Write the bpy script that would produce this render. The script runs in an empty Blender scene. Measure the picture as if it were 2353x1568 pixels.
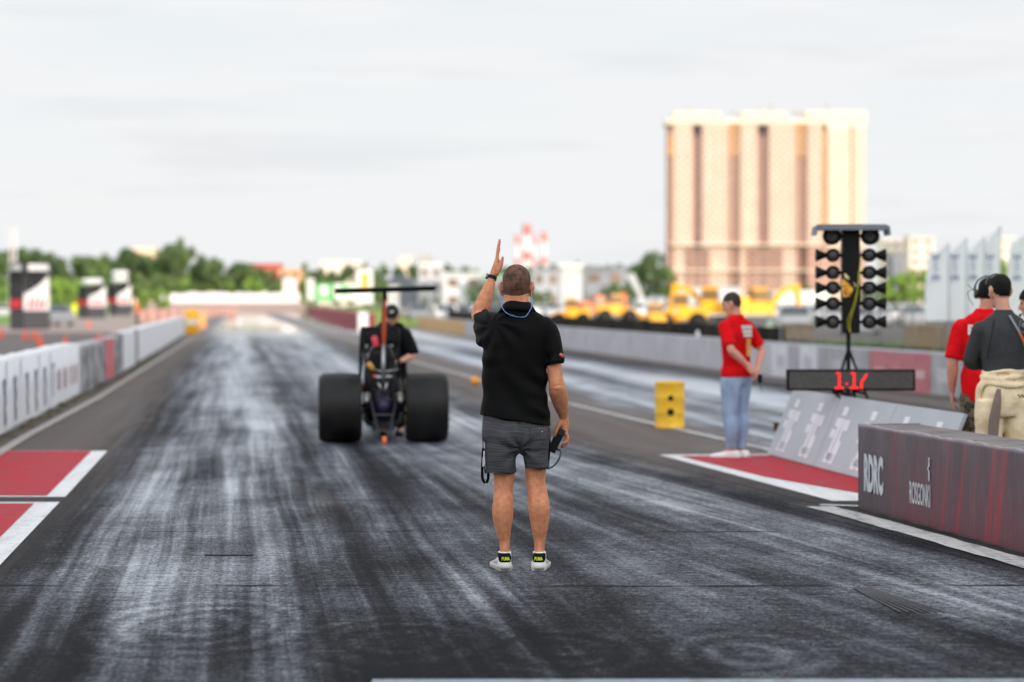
import bpy, math, random
import numpy as np
from mathutils import Vector, Matrix
V = Vector
R = math.radians
random.seed(7)
sc = bpy.context.scene
col = sc.collection
F, CX, HY, CH = 5556.0, 1176.5, 695.0, 1.63      # focal length and horizon of the photo, eye height


def ground(px, py):
    Y = CH * F / (py - HY)
    return ((px - CX) / F * Y, Y)


def at(px, py, Y):
    return ((px - CX) / F * Y, Y, CH - (py - HY) / F * Y)


# ------------------------------------------------------------------ materials
MATS = {}


class NT:
    def __init__(s, nt):
        s.nt = nt

    def n(s, typ, ins=None, **props):
        nd = s.nt.nodes.new(typ)
        for k, v in props.items():
            setattr(nd, k, v)
        for k, v in (ins or {}).items():
            if isinstance(v, bpy.types.NodeSocket):
                s.nt.links.new(v, nd.inputs[k])
            else:
                nd.inputs[k].default_value = v
        return nd

    def m(s, op, a, b=0.0, c=None, clamp=False):
        d = {0: a, 1: b}
        if c is not None:
            d[2] = c
        return s.n('ShaderNodeMath', d, operation=op, use_clamp=clamp).outputs[0]

    def mix(s, f, a, b, blend='MIX'):
        nd = s.n('ShaderNodeMix', data_type='RGBA', blend_type=blend)
        for k, v in ((0, f), (6, a), (7, b)):
            if isinstance(v, bpy.types.NodeSocket):
                s.nt.links.new(v, nd.inputs[k])
            else:
                nd.inputs[k].default_value = v if k == 0 else (tuple(v) + (1,))[:4]
        return nd.outputs[2]

    def noise(s, vec, scale=1.0, detail=2.0, rough=.5):
        return s.n('ShaderNodeTexNoise', {'Vector': vec, 'Scale': scale, 'Detail': detail, 'Roughness': rough}).outputs[0]

    def vec(s, x, y, z=0.0):
        return s.n('ShaderNodeCombineXYZ', {0: x, 1: y, 2: z}).outputs[0]

    def step(s, x, a, b):
        if not isinstance(a, bpy.types.NodeSocket) and a > b:
            return s.n('ShaderNodeMapRange', {0: x, 1: b, 2: a, 3: 1.0, 4: 0.0}, interpolation_type='SMOOTHSTEP').outputs[0]
        return s.n('ShaderNodeMapRange', {0: x, 1: a, 2: b, 3: 0.0, 4: 1.0}, interpolation_type='SMOOTHSTEP').outputs[0]

    def ramp(s, f, pts):
        nd = s.n('ShaderNodeValToRGB', {0: f})
        cr = nd.color_ramp
        while len(cr.elements) < len(pts):
            cr.elements.new(.5)
        for e, (p, c) in zip(cr.elements, pts):
            e.position = p
            e.color = (c, c, c, 1) if not isinstance(c, tuple) else c + (1,)
        return nd.outputs[0]


def newmat(name):
    m = bpy.data.materials.new(name)
    m.use_nodes = True
    nt = m.node_tree
    nt.nodes.clear()
    t = NT(nt)
    b = t.n('ShaderNodeBsdfPrincipled')
    o = t.n('ShaderNodeOutputMaterial')
    nt.links.new(b.outputs[0], o.inputs[0])
    MATS[name] = m
    return m, t, b


def mat(name, c, rough=.6, metal=0, var=.12, scale=6, bump=0, bscale=60, spec=.5, stretch=(1, 1, 1), c2=None, sheen=0, contrast=False):
    if name in MATS:
        return MATS[name]
    m, t, b = newmat(name)
    tc = t.n('ShaderNodeTexCoord').outputs['Object']
    mp = t.n('ShaderNodeMapping', {'Vector': tc, 'Scale': stretch}).outputs[0]
    nz = t.noise(mp, scale, 4, .6)
    if contrast:
        nz = t.step(nz, .42, .58)
    else:
        nz = t.step(nz, .25, .75)
    lo = tuple(x * (1 - var) for x in c)
    hi = c2 if c2 else tuple(min(1, x * (1 + var)) for x in c)
    cc = t.mix(nz, lo, hi)
    t.nt.links.new(cc, b.inputs['Base Color'])
    b.inputs['Roughness'].default_value = rough
    b.inputs['Metallic'].default_value = metal
    b.inputs['Specular IOR Level'].default_value = spec
    if sheen:
        b.inputs['Sheen Weight'].default_value = sheen
    if bump:
        n2 = t.noise(mp, bscale, 3, .6)
        bp = t.n('ShaderNodeBump', {'Height': n2, 'Strength': bump, 'Distance': .01})
        t.nt.links.new(bp.outputs[0], b.inputs['Normal'])
    return m


def emis(name, c, k):
    m, t, b = newmat(name)
    b.inputs['Base Color'].default_value = c + (1,)
    b.inputs['Emission Color'].default_value = c + (1,)
    b.inputs['Emission Strength'].default_value = k
    return m


def track_material():
    m, t, b = newmat('rubbered_track')
    pos = t.n('ShaderNodeNewGeometry').outputs['Position']
    sp = t.n('ShaderNodeSeparateXYZ', {0: pos})
    X, Y = sp.outputs[0], sp.outputs[1]
    u = t.m('MULTIPLY_ADD', Y, .1137, X)
    w = t.step(u, 1.0, 4.2)
    dy = t.m('MINIMUM', t.m('SUBTRACT', Y, 28.0), 0.0)
    us = t.m('ADD', u, t.m('MULTIPLY', t.m('MULTIPLY', dy, .095), w))
    wob = t.m('MULTIPLY', t.m('SUBTRACT', t.noise(t.vec(t.m('MULTIPLY', u, .5), t.m('MULTIPLY', Y, .07)), 1, 2), .5), .35)
    us = t.m('ADD', us, wob)

    def nn(fx, fy, d=3, r=.55, z=0.0, src=us):
        return t.m('SUBTRACT', t.noise(t.vec(t.m('MULTIPLY', src, fx), t.m('MULTIPLY', Y, fy), z), 1, d, r), .5)
    n1 = nn(1.1, .035, 2)
    n2 = nn(3.4, .075, 4, z=3.)
    n3 = nn(15, .16, 3, z=7.)
    n4 = nn(55, .5, 3, z=9.)
    bl = nn(.9, .32, 6, .68, z=5., src=X)
    br = nn(1.6, 13, 4, .7, z=11., src=X)          # transverse broom finish of the concrete
    br2 = nn(5, 42, 3, .7, z=13., src=X)
    sk = nn(28, 15, 3, .7, z=17., src=X)
    base = t.ramp(t.m('DIVIDE', t.m('ADD', us, 2.0), 14.0),
                  [(0.02, .08), (.05, .20), (.10, .52), (.16, .66), (.198, .38), (.235, .40), (.29, .58), (.345, .62), (.40, .34), (.47, .12)])
    base2 = t.ramp(t.m('DIVIDE', t.m('ADD', us, 2.0), 14.0), [(.56, .35), (.62, .75), (.70, .35), (.77, .78), (.84, .45), (.9, .1)])
    lft = t.step(u, 4.6, 5.4)
    bs = t.mix(lft, base, base2)
    v = bs
    gn = nn(70, 22, 3, .75, z=23., src=X)
    n5 = nn(7.5, .05, 4, .6, z=29.)
    att = t.m('MULTIPLY_ADD', t.step(Y, 17.0, 60.0), -.50, 1.0)
    acc = None
    for n_, k in ((n1, 1.15), (n2, 1.25), (n5, .80), (n3, .45), (n4, .15), (bl, 1.1), (br, .50), (br2, .60), (sk, .75), (gn, .75)):
        acc = t.m('MULTIPLY', n_, k) if acc is None else t.m('MULTIPLY_ADD', n_, k, acc)
    v = t.m('MULTIPLY_ADD', acc, t.m('MULTIPLY', att, .92), v)
    # burn-out patch nearest the camera is darker, with swirled marks
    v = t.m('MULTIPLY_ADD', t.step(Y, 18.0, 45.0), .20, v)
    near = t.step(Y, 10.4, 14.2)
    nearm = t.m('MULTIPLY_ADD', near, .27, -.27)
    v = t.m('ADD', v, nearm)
    for (cx_, cy_, rr) in ((.25, 11.3, .55), (-.55, 11.6, .7), (1.1, 11.2, .6), (-1.6, 12.2, .9)):
        dx = t.m('SUBTRACT', X, cx_)
        dyy = t.m('MULTIPLY', t.m('SUBTRACT', Y, cy_), .55)
        d = t.m('SQRT', t.m('ADD', t.m('MULTIPLY', dx, dx), t.m('MULTIPLY', dyy, dyy)))
        rg = t.m('SINE', t.m('MULTIPLY_ADD', d, 38.0, t.m('MULTIPLY', bl, 14.0)))
        k = t.m('SUBTRACT', 1.0, t.step(d, rr * .5, rr))
        v = t.m('MULTIPLY_ADD', t.m('MULTIPLY', rg, k), .07, v)
    # transverse joints
    for yj in (19.95, 17.2, 13.9, 24.6, 30.5):
        jw = t.m('ABSOLUTE', t.m('SUBTRACT', t.m('ADD', Y, t.m('ADD', t.m('MULTIPLY', br, .16), t.m('MULTIPLY', nn(.5, .01, 2, z=yj + 3, src=X), .18))), yj))
        jj = t.m('MULTIPLY', t.m('SUBTRACT', 1.0, t.step(jw, .012, .05)), t.step(nn(1.3, .1, 4, z=yj, src=X), -.02, .16))
        v = t.m('MULTIPLY_ADD', jj, -.45, v)
    v = t.step(v, .02, 1.10)
    v = t.m('POWER', v, 1.15)
    ccol = t.ramp(v, [(0.0, (.013, .014, .017)), (.22, (.026, .029, .036)), (.5, (.088, .098, .122)), (.75, (.23, .25, .29)), (1.0, (.48, .52, .585))])
    warm = t.step(nn(1.3, .12, 3, z=21.), .10, .30)
    ccol = t.mix(t.m('MULTIPLY', warm, .35), ccol, (.19, .16, .14))
    # bare asphalt / concrete outside the lanes
    an = t.noise(pos, 9, 5, .7)
    asp = t.mix(an, (.105, .088, .083), (.17, .147, .14))
    ue = t.m('MULTIPLY_ADD', t.m('SUBTRACT', 1.0, t.step(Y, 15.0, 30.0)), .9, 3.7)
    ew = t.m('ADD', u, t.m('ADD', t.m('MULTIPLY', n3, .7), t.m('MULTIPLY', bl, 1.3)))
    du = t.m('SUBTRACT', ew, ue)
    lane1 = t.m('MULTIPLY', t.step(ew, -1.9, -.9), t.m('SUBTRACT', 1.0, t.step(du, -.2, .75)))
    lane2 = t.m('MULTIPLY', t.step(ew, 5.7, 6.4), t.m('SUBTRACT', 1.0, t.step(ew, 10.3, 11.2)))
    lane = t.m('MAXIMUM', lane1, lane2)
    # near the camera the side strips are dark too
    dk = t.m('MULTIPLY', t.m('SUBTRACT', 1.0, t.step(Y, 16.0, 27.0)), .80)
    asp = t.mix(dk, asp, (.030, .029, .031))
    cfin = t.mix(lane, asp, ccol)
    dots = t.n('ShaderNodeTexVoronoi', {'Vector': pos, 'Scale': 7.0, 'Randomness': 1.0}).outputs['Distance']
    dm = t.m('MULTIPLY', t.m('SUBTRACT', 1.0, t.step(dots, .05, .10)), t.m('SUBTRACT', 1.0, t.step(Y, 20., 26.)))
    cfin = t.mix(t.m('MULTIPLY', dm, .75), cfin, (.008, .008, .009))
    t.nt.links.new(cfin, b.inputs['Base Color'])
    rg = t.m('MULTIPLY_ADD', t.m('ADD', n3, br), .20, .68)
    rg = t.m('MULTIPLY_ADD', v, -.26, rg)
    far = t.step(Y, 75.0, 150.0)
    rg = t.m('MULTIPLY', rg, t.m('MULTIPLY_ADD', t.m('MULTIPLY', far, t.m('ADD', lane, .25)), -.72, 1.0))
    t.nt.links.new(rg, b.inputs['Roughness'])
    sp_ = t.m('MULTIPLY', t.m('POWER', v, 1.3), .50)
    sp_ = t.m('MAXIMUM', t.m('ADD', t.m('MULTIPLY', sp_, t.m('MAXIMUM', lane, .2)), .02), t.m('MULTIPLY', far, .5))
    t.nt.links.new(sp_, b.inputs['Specular IOR Level'])
    bh = t.m('ADD', t.m('MULTIPLY', br2, .6), t.m('ADD', t.m('MULTIPLY', sk, .5), t.noise(pos, 90, 2)))
    st = t.m('MULTIPLY_ADD', far, -.5, .5)
    bp = t.n('ShaderNodeBump', {'Height': bh, 'Strength': st, 'Distance': .008})
    t.nt.links.new(bp.outputs[0], b.inputs['Normal'])
    return m


def painted(name, c, worn=(.12, .11, .11), amount=.5):
    m, t, b = newmat(name)
    pos = t.n('ShaderNodeNewGeometry').outputs['Position']
    mp = t.n('ShaderNodeMapping', {'Vector': pos, 'Scale': (1, 2.5, 1)}).outputs[0]
    a = t.noise(mp, 3.0, 6, .7)
    f = t.noise(mp, 28.0, 4, .7)
    sc2 = t.noise(t.n('ShaderNodeMapping', {'Vector': pos, 'Rotation': (0, 0, .25), 'Scale': (9, .5, 1)}).outputs[0], 1.0, 5, .7)
    k = t.m('MULTIPLY', t.step(t.m('ADD', t.m('MULTIPLY', a, .35), t.m('ADD', t.m('MULTIPLY', f, .35), t.m('MULTIPLY', sc2, .30))), .46, .62), amount)
    cc = t.mix(a, tuple(x * .85 for x in c), tuple(min(1, x * 1.1) for x in c))
    cc = t.mix(k, cc, worn)
    dots = t.n('ShaderNodeTexVoronoi', {'Vector': pos, 'Scale': 6.0}).outputs['Distance']
    cc = t.mix(t.m('MULTIPLY', t.m('SUBTRACT', 1.0, t.step(dots, .04, .09)), .7), cc, (.02, .02, .02))
    t.nt.links.new(cc, b.inputs['Base Color'])
    b.inputs['Roughness'].default_value = .75
    b.inputs['Specular IOR Level'].default_value = .15
    bp = t.n('ShaderNodeBump', {'Height': t.noise(pos, 80, 3), 'Strength': .3, 'Distance': .006})
    t.nt.links.new(bp.outputs[0], b.inputs['Normal'])
    return m


# ------------------------------------------------------------------ mesh builder
class MB:
    def __init__(s):
        s.v, s.f, s.mi = [], [], []

    def add(s, vs, fs, mi=0):
        o = len(s.v)
        s.v += [tuple(p) for p in vs]
        s.f += [tuple(i + o for i in f) for f in fs]
        s.mi += [mi] * len(fs)
        return s

    def box(s, c, size, rz=0, M=None, mi=0, taper=1.0):
        x, y, z = [q / 2 for q in size]
        vs = []
        for sz in (-1, 1):
            k = taper if sz > 0 else 1
            for sx, sy in ((-1, -1), (1, -1), (1, 1), (-1, 1)):
                vs.append(V((sx * x * k, sy * y * k, sz * z)))
        Mt = Matrix.Translation(V(c)) @ Matrix.Rotation(rz, 4, 'Z')
        if M is not None:
            Mt = Mt @ M
        return s.add([Mt @ p for p in vs], [(0, 3, 2, 1), (4, 5, 6, 7), (0, 1, 5, 4), (1, 2, 6, 5), (2, 3, 7, 6), (3, 0, 4, 7)], mi)

    def tube(s, p0, p1, r0, r1=None, n=12, mi=0):
        r1 = r0 if r1 is None else r1
        p0, p1 = V(p0), V(p1)
        d = (p1 - p0).normalized()
        a = d.orthogonal().normalized()
        b = d.cross(a)
        vs = []
        for p, r in ((p0, r0), (p1, r1)):
            for i in range(n):
                an = 2 * math.pi * i / n
                vs.append(p + a * (r * math.cos(an)) + b * (r * math.sin(an)))
        fs = [(i, (i + 1) % n, n + (i + 1) % n, n + i) for i in range(n)]
        fs += [tuple(range(n - 1, -1, -1)), tuple(range(n, 2 * n))]
        return s.add(vs, fs, mi)

    def path(s, pts, r, n=8, mi=0):
        return s.limb([V(p) for p in pts], [(r, r)] * len(pts), n=n, sub=3, cap=True, mi=mi)

    def prism(s, poly, z0, z1, mi=0):
        n = len(poly)
        vs = [(x, y, z0) for x, y in poly] + [(x, y, z1) for x, y in poly]
        area = sum(poly[i][0] * poly[(i + 1) % n][1] - poly[(i + 1) % n][0] * poly[i][1] for i in range(n))
        fs = [tuple(range(n - 1, -1, -1)), tuple(range(n, 2 * n))] + [(i, (i + 1) % n, n + (i + 1) % n, n + i) for i in range(n)]
        if area < 0:
            fs = [f[::-1] for f in fs]
        return s.add(vs, fs, mi)

    def extrude(s, poly, w, M, mi=0):
        """poly in local xz, extruded +-w/2 in y, placed by M"""
        n = len(poly)
        vs = [M @ V((x, -w / 2, z)) for x, z in poly] + [M @ V((x, w / 2, z)) for x, z in poly]
        fs = [tuple(range(n)), tuple(range(2 * n - 1, n - 1, -1))] + [(i, n + i, n + (i + 1) % n, (i + 1) % n) for i in range(n)]
        return s.add(vs, fs, mi)

    def rings(s, rings, cap=True, mi=0):
        n = len(rings[0])
        vs = [p for r in rings for p in r]
        fs = []
        for k in range(len(rings) - 1):
            for i in range(n):
                j = (i + 1) % n
                fs.append((k * n + i, k * n + j, (k + 1) * n + j, (k + 1) * n + i))
        if cap:
            fs.append(tuple(range(n - 1, -1, -1)))
            fs.append(tuple(range((len(rings) - 1) * n, len(rings) * n)))
        return s.add(vs, fs, mi)

    def lathe(s, prof, c=(0, 0, 0), axis='Z', n=32, mi=0):
        M = {'Z': Matrix.Identity(3), 'X': Matrix.Rotation(R(90), 3, 'Y'), 'Y': Matrix.Rotation(R(-90), 3, 'X')}[axis]
        rs = []
        for r, z in prof:
            rs.append([V(c) + M @ V((r * math.cos(2 * math.pi * i / n), r * math.sin(2 * math.pi * i / n), z)) for i in range(n)])
        return s.rings(rs, mi=mi)

    def ball(s, c, r, n=14, M=None, mi=0):
        r = (r, r, r) if isinstance(r, (int, float)) else r
        rs = []
        m = n // 2 + 1
        for k in range(m + 1):
            th = math.pi * (k / m) * .98 + .01 * math.pi
            ring = []
            for i in range(n):
                a = 2 * math.pi * i / n
                p = V((r[0] * math.sin(th) * math.cos(a), r[1] * math.sin(th) * math.sin(a), -r[2] * math.cos(th)))
                if M is not None:
                    p = M @ p
                ring.append(V(c) + p)
            rs.append(ring)
        return s.rings(rs, mi=mi)

    def limb(s, pts, rad, ref=(1, 0, 0), n=14, sub=4, cap=True, mi=0, roundcap=True, ex=2.0):
        pts = [V(p) for p in pts]
        rad = [(r, r) if isinstance(r, (int, float)) else r for r in rad]
        if sub > 1 and len(pts) > 2:
            P, Q = [], []
            for i in range(len(pts) - 1):
                p0, p1, p2, p3 = pts[max(i - 1, 0)], pts[i], pts[i + 1], pts[min(i + 2, len(pts) - 1)]
                q0, q1, q2, q3 = rad[max(i - 1, 0)], rad[i], rad[i + 1], rad[min(i + 2, len(pts) - 1)]
                for k in range(sub):
                    t = k / sub
                    c = [-.5 * t + t * t - .5 * t ** 3, 1 - 2.5 * t * t + 1.5 * t ** 3, .5 * t + 2 * t * t - 1.5 * t ** 3, -.5 * t * t + .5 * t ** 3]
                    P.append(p0 * c[0] + p1 * c[1] + p2 * c[2] + p3 * c[3])
                    Q.append(tuple(max(.001, q0[j] * c[0] + q1[j] * c[1] + q2[j] * c[2] + q3[j] * c[3]) for j in (0, 1)))
            P.append(pts[-1]); Q.append(rad[-1])
            pts, rad = P, Q
        ref = V(ref)
        tan = []
        for i in range(len(pts)):
            a, b = pts[max(i - 1, 0)], pts[min(i + 1, len(pts) - 1)]
            tan.append((b - a).normalized())
        if cap and roundcap:
            for e, sg in ((0, -1), (-1, 1)):
                p, r, t = pts[e], rad[e], tan[e]
                rr = min(r)
                new = [(p + t * sg * rr * .55, (r[0] * .83, r[1] * .83)), (p + t * sg * rr * .9, (r[0] * .45, r[1] * .45))]
                if sg > 0:
                    pts += [q[0] for q in new]; rad += [q[1] for q in new]; tan += [t, t]
                else:
                    pts = [q[0] for q in new[::-1]] + pts; rad = [q[1] for q in new[::-1]] + rad; tan = [t, t] + tan
        rs = []
        for p, r, t in zip(pts, rad, tan):
            a = ref - t * ref.dot(t)
            if a.length < 1e-4:
                a = t.orthogonal()
            a.normalize()
            b = t.cross(a)
            ring = []
            for i in range(n):
                an = 2 * math.pi * i / n
                c_, s_ = math.cos(an), math.sin(an)
                if ex != 2:
                    c_ = math.copysign(abs(c_) ** (2 / ex), c_); s_ = math.copysign(abs(s_) ** (2 / ex), s_)
                ring.append(p + a * (r[0] * c_) + b * (r[1] * s_))
            rs.append(ring)
        return s.rings(rs, mi=mi)

    def mesh(s, name, mats, smooth=False):
        me = bpy.data.meshes.new(name)
        me.from_pydata(s.v, [], s.f)
        for m in mats:
            me.materials.append(m)
        if len(mats) > 1:
            me.polygons.foreach_set('material_index', s.mi)
        if smooth:
            me.polygons.foreach_set('use_smooth', [True] * len(me.polygons))
        me.update()
        return me

    def build(s, name, mats, parent=None, smooth=False, bevel=0, seg=2):
        if not isinstance(mats, (list, tuple)):
            mats = [mats]
        o = bpy.data.objects.new(name, s.mesh(name, mats, smooth))
        col.objects.link(o)
        if parent is not None:
            o.parent = parent
        if bevel:
            md = o.modifiers.new('bevel', 'BEVEL')
            md.width = bevel; md.segments = seg; md.limit_method = 'ANGLE'
            o.data.polygons.foreach_set('use_smooth', [True] * len(o.data.polygons))
            md.harden_normals = False
            wn = o.modifiers.new('wn', 'WEIGHTED_NORMAL')
        return o

    def remesh(s, name, m, parent=None, voxel=.006, smooth=2, fn=None, decim=None):
        """fuse all closed shells into one continuous surface"""
        me = s.mesh(name, [m] if not isinstance(m, (list, tuple)) else m)
        tmp = bpy.data.objects.new('tmp', me)
        col.objects.link(tmp)
        md = tmp.modifiers.new('r', 'REMESH'); md.mode = 'VOXEL'; md.voxel_size = voxel; md.use_smooth_shade = True
        if smooth:
            sm = tmp.modifiers.new('s', 'SMOOTH'); sm.factor = .5; sm.iterations = smooth
        dg = bpy.context.evaluated_depsgraph_get()
        out = bpy.data.meshes.new_from_object(tmp.evaluated_get(dg))
        bpy.data.objects.remove(tmp)
        out.name = name
        if fn is not None:
            n = len(out.vertices)
            co = np.empty(n * 3); out.vertices.foreach_get('co', co); co = co.reshape(-1, 3)
            no = np.empty(n * 3); out.vertices.foreach_get('normal', no); no = no.reshape(-1, 3)
            co = co + no * fn(co, no)[:, None]
            out.vertices.foreach_set('co', co.ravel())
        out.polygons.foreach_set('use_smooth', [True] * len(out.polygons))
        out.update()
        out.materials.clear()
        out.materials.append(m if not isinstance(m, (list, tuple)) else m[0])
        o = bpy.data.objects.new(name, out)
        col.objects.link(o)
        if parent is not None:
            o.parent = parent
        return o


def tag(o, label=None, cat=None, group=None, kind=None):
    if label: o['label'] = label
    if cat: o['category'] = cat
    if group: o['group'] = group
    if kind: o['kind'] = kind
    return o


def empty(name, loc=(0, 0, 0), rz=0, label=None, cat=None, group=None):
    o = bpy.data.objects.new(name, None)
    o.empty_display_size = .2
    o.location = loc
    o.rotation_euler = (0, 0, rz)
    col.objects.link(o)
    return tag(o, label, cat, group)


def copy_tree(o, parent=None):
    c = o.copy()
    col.objects.link(c)
    if parent is not None:
        c.parent = parent
    for ch in list(o.children):
        copy_tree(ch, c)
    return c


def lettering(s, w, h, m, parent, M, name='lettering', bold=.02):
    cu = bpy.data.curves.new('t', 'FONT')
    cu.body = s; cu.size = 1; cu.extrude = .0; cu.offset = bold; cu.resolution_u = 3
    tmp = bpy.data.objects.new('t', cu)
    col.objects.link(tmp)
    dg = bpy.context.evaluated_depsgraph_get()
    me = bpy.data.meshes.new_from_object(tmp.evaluated_get(dg))
    bpy.data.objects.remove(tmp)
    n = len(me.vertices)
    co = np.empty(n * 3); me.vertices.foreach_get('co', co); co = co.reshape(-1, 3)
    lo, hi = co.min(0), co.max(0)
    co[:, 0] = (co[:, 0] - (lo[0] + hi[0]) / 2) / (hi[0] - lo[0]) * w
    co[:, 1] = (co[:, 1] - (lo[1] + hi[1]) / 2) / (hi[1] - lo[1]) * h
    co[:, 2] = 0
    me.vertices.foreach_set('co', co.ravel())
    me.transform(M)
    me.materials.clear(); me.materials.append(m)
    me.name = name
    o = bpy.data.objects.new(name, me)
    col.objects.link(o)
    o.parent = parent
    return o


def basis(o, x, y):
    x, y = V(x).normalized(), V(y).normalized()
    z = x.cross(y).normalized()
    M = Matrix.Identity(4)
    for i, a in enumerate((x, y, z)):
        for j in range(3):
            M[j][i] = a[j]
    M.translation = V(o)
    return M


def sheet(name, pts, z, m, kind='structure'):
    mb = MB()
    mb.add([(x, y, z) for x, y in pts], [tuple(range(len(pts)))])
    o = mb.build(name, m)
    if o.data.polygons[0].normal.z < 0:
        o.data.flip_normals()
    return tag(o, kind=kind)


# ------------------------------------------------------------------ palette
M_TRACK = track_material()
M_WHITEP = painted('white_road_paint', (.78, .79, .80), amount=.45)
M_WHITEO = painted('old_white_road_paint', (.52, .51, .50), amount=.8)
M_REDP = painted('red_road_paint', (.46, .028, .045), worn=(.26, .10, .11), amount=.6)
M_APRON = mat('brown_asphalt', (.135, .112, .108), .85, var=.3, scale=.8, bump=.3, bscale=30)
M_FARG = mat('pale_asphalt', (.34, .27, .24), .9, var=.2, scale=.1)
M_GRASS = mat('grass_ground', (.12, .20, .035), .95, var=.4, scale=.15, c2=(.20, .29, .05))
M_CONC = mat('concrete', (.46, .45, .47), .85, var=.15, scale=2.5, bump=.3, bscale=25)
M_BANW = mat('white_banner_vinyl', (.80, .81, .84), .55, var=.05, scale=1.5, bump=.12, bscale=3)
M_BLACK = mat('black_paint', (.008, .008, .009), .5, var=.3, spec=.2)
M_STEEL = mat('steel', (.35, .36, .38), .35, metal=.9)
M_RUB = mat('black_rubber', (.006, .006, .008), .5, var=.35, scale=3, spec=.28, bump=.15, bscale=30, c2=(.014, .013, .013))
M_SKIN = mat('skin', (.66, .245, .125), .5, var=.14, scale=30, bump=.5, bscale=150, spec=.3, c2=(.76, .33, .18))
M_SKIN2 = mat('fair_skin', (.68, .34, .24), .5, var=.12, scale=9, bump=.1, bscale=90, spec=.4)
M_HAIRB = mat('brown_hair', (.035, .02, .013), .7, var=.4, scale=40, bump=.5, bscale=200)
M_HAIRK = mat('black_hair', (.007, .006, .006), .65, var=.4, scale=40, bump=.5, bscale=200, spec=.2)
M_EYE = mat('eye', (.02, .015, .012), .2)
M_REDS = mat('red_cotton', (.66, .004, .008), .85, var=.22, scale=10, bump=.3, bscale=25, spec=.15)
M_BLKS = mat('black_jersey', (.0030, .0030, .0036), .62, var=.3, scale=7, bump=.1, bscale=140, spec=.10)
M_WHT = mat('white_plastic', (.78, .78, .77), .5, var=.05)
M_YEL = mat('yellow_paint', (.80, .50, .03), .45, var=.1, scale=5)
M_ORG = mat('orange_paint', (.85, .16, .03), .45, var=.1)
M_DGREY = mat('dark_grey_metal', (.06, .065, .07), .5, var=.15)
M_GREYB = mat('grey_board', (.44, .47, .51), .5, var=.08, scale=1.2)
M_GLASS = mat('dark_glass', (.03, .04, .05), .1, var=.1, spec=.8)
M_RED = mat('red_paint', (.62, .04, .045), .5, var=.1)

# ------------------------------------------------------------------ setting
sheet('ground', [(-4000, -300), (4000, -300), (4000, 6000), (-4000, 6000)], -.02, M_GRASS)
# tarmac of the pit side and beyond
sheet('tarmac', [(-60, -20), (30, -20), (14, 42), (8, 84), (-1.2, 113), (-9, 190), (-44, 500), (-170, 500), (-75, 130)], -.008, M_APRON)
sheet('far_tarmac', [(-75, 128), (-3, 128), (-9, 190), (-44, 500), (-75, 520), (-120, 420)], -.003, M_FARG)


def xw(Y, u):
    return u - .1137 * Y


mbt = MB()
ys = [3, 8, 12, 16, 20, 26, 34, 45, 60, 85, 120, 170, 250, 360, 500]
for i, y in enumerate(ys):
    ur = 11.75 if y > 45 else 11.75 + (45 - y) * .045
    mbt.v += [(xw(y, -2.75), y, 0.0), (xw(y, ur), y, 0.0)]
for i in range(len(ys) - 1):
    a = 2 * i
    mbt.f.append((a, a + 1, a + 3, a + 2)); mbt.mi.append(0)
tag(mbt.build('track', M_TRACK), kind='structure')
# right lane region close by reaches further right
sheet('verge', [(xw(30, 12.6), 30), (xw(45, 11.95), 45), (xw(500, 11.95), 500), (xw(500, 60), 500), (60, 100), (40, 30)], .012,
      mat('verge_grass', (.085, .14, .03), .95, var=.45, scale=.35, c2=(.17, .22, .04)))
sheet('car_park', [(2.9, 104), (-6.2, 195), (-20, 330), (140, 330), (120, 104)], .02, M_APRON)


def strip(mb, pl, w, z=.008, jag=0.0):
    """flat painted strip along a polyline"""
    pts = []
    for i in range(len(pl) - 1):
        a, b = V(pl[i]), V(pl[i + 1])
        n = max(1, int((b - a).length / .25)) if jag else 1
        for k in range(n):
            pts.append(a.lerp(b, k / n))
    pts.append(V(pl[-1]))
    for i, p in enumerate(pts):
        a, b = pts[max(0, i - 1)], pts[min(len(pts) - 1, i + 1)]
        t = (b - a).normalized()
        nrm = V((-t.y, t.x))
        j1, j2 = random.uniform(-jag, jag), random.uniform(-jag, jag)
        mb.v += [tuple(p + nrm * (w / 2 + j1)) + (z,), tuple(p - nrm * (w / 2 + j2)) + (z,)]
        if i:
            o = len(mb.v) - 4
            mb.f.append((o, o + 1, o + 3, o + 2)); mb.mi.append(0)
    return mb


cl = MB()
strip(cl, [(-45, 420), (-24, 255), (-2.61, 65.6), (.73, 40), (1.76, 33.2), (2.81, 26.8), (3.6, 22.2)], .13, .008, .008)
tag(cl.build('lane_line', M_WHITEO), kind='structure')
sm = MB()
strip(sm, [(-15.6, 120), (-7.05, 41.2), (-5.9, 29.4), (-4.2, 14)], .13, .012)
tag(sm.build('kerb', mat('pale_kerb', (.38, .36, .33), .9, var=.2)), kind='structure')

# painted staging boxes
A, B_ = ground(247, 1037), ground(150, 1143)
C_, D_ = ground(137, 1155), ground(0, 1300)


def box_sheet(name, poly, z, m):
    return sheet(name, poly, z, m)


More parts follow.
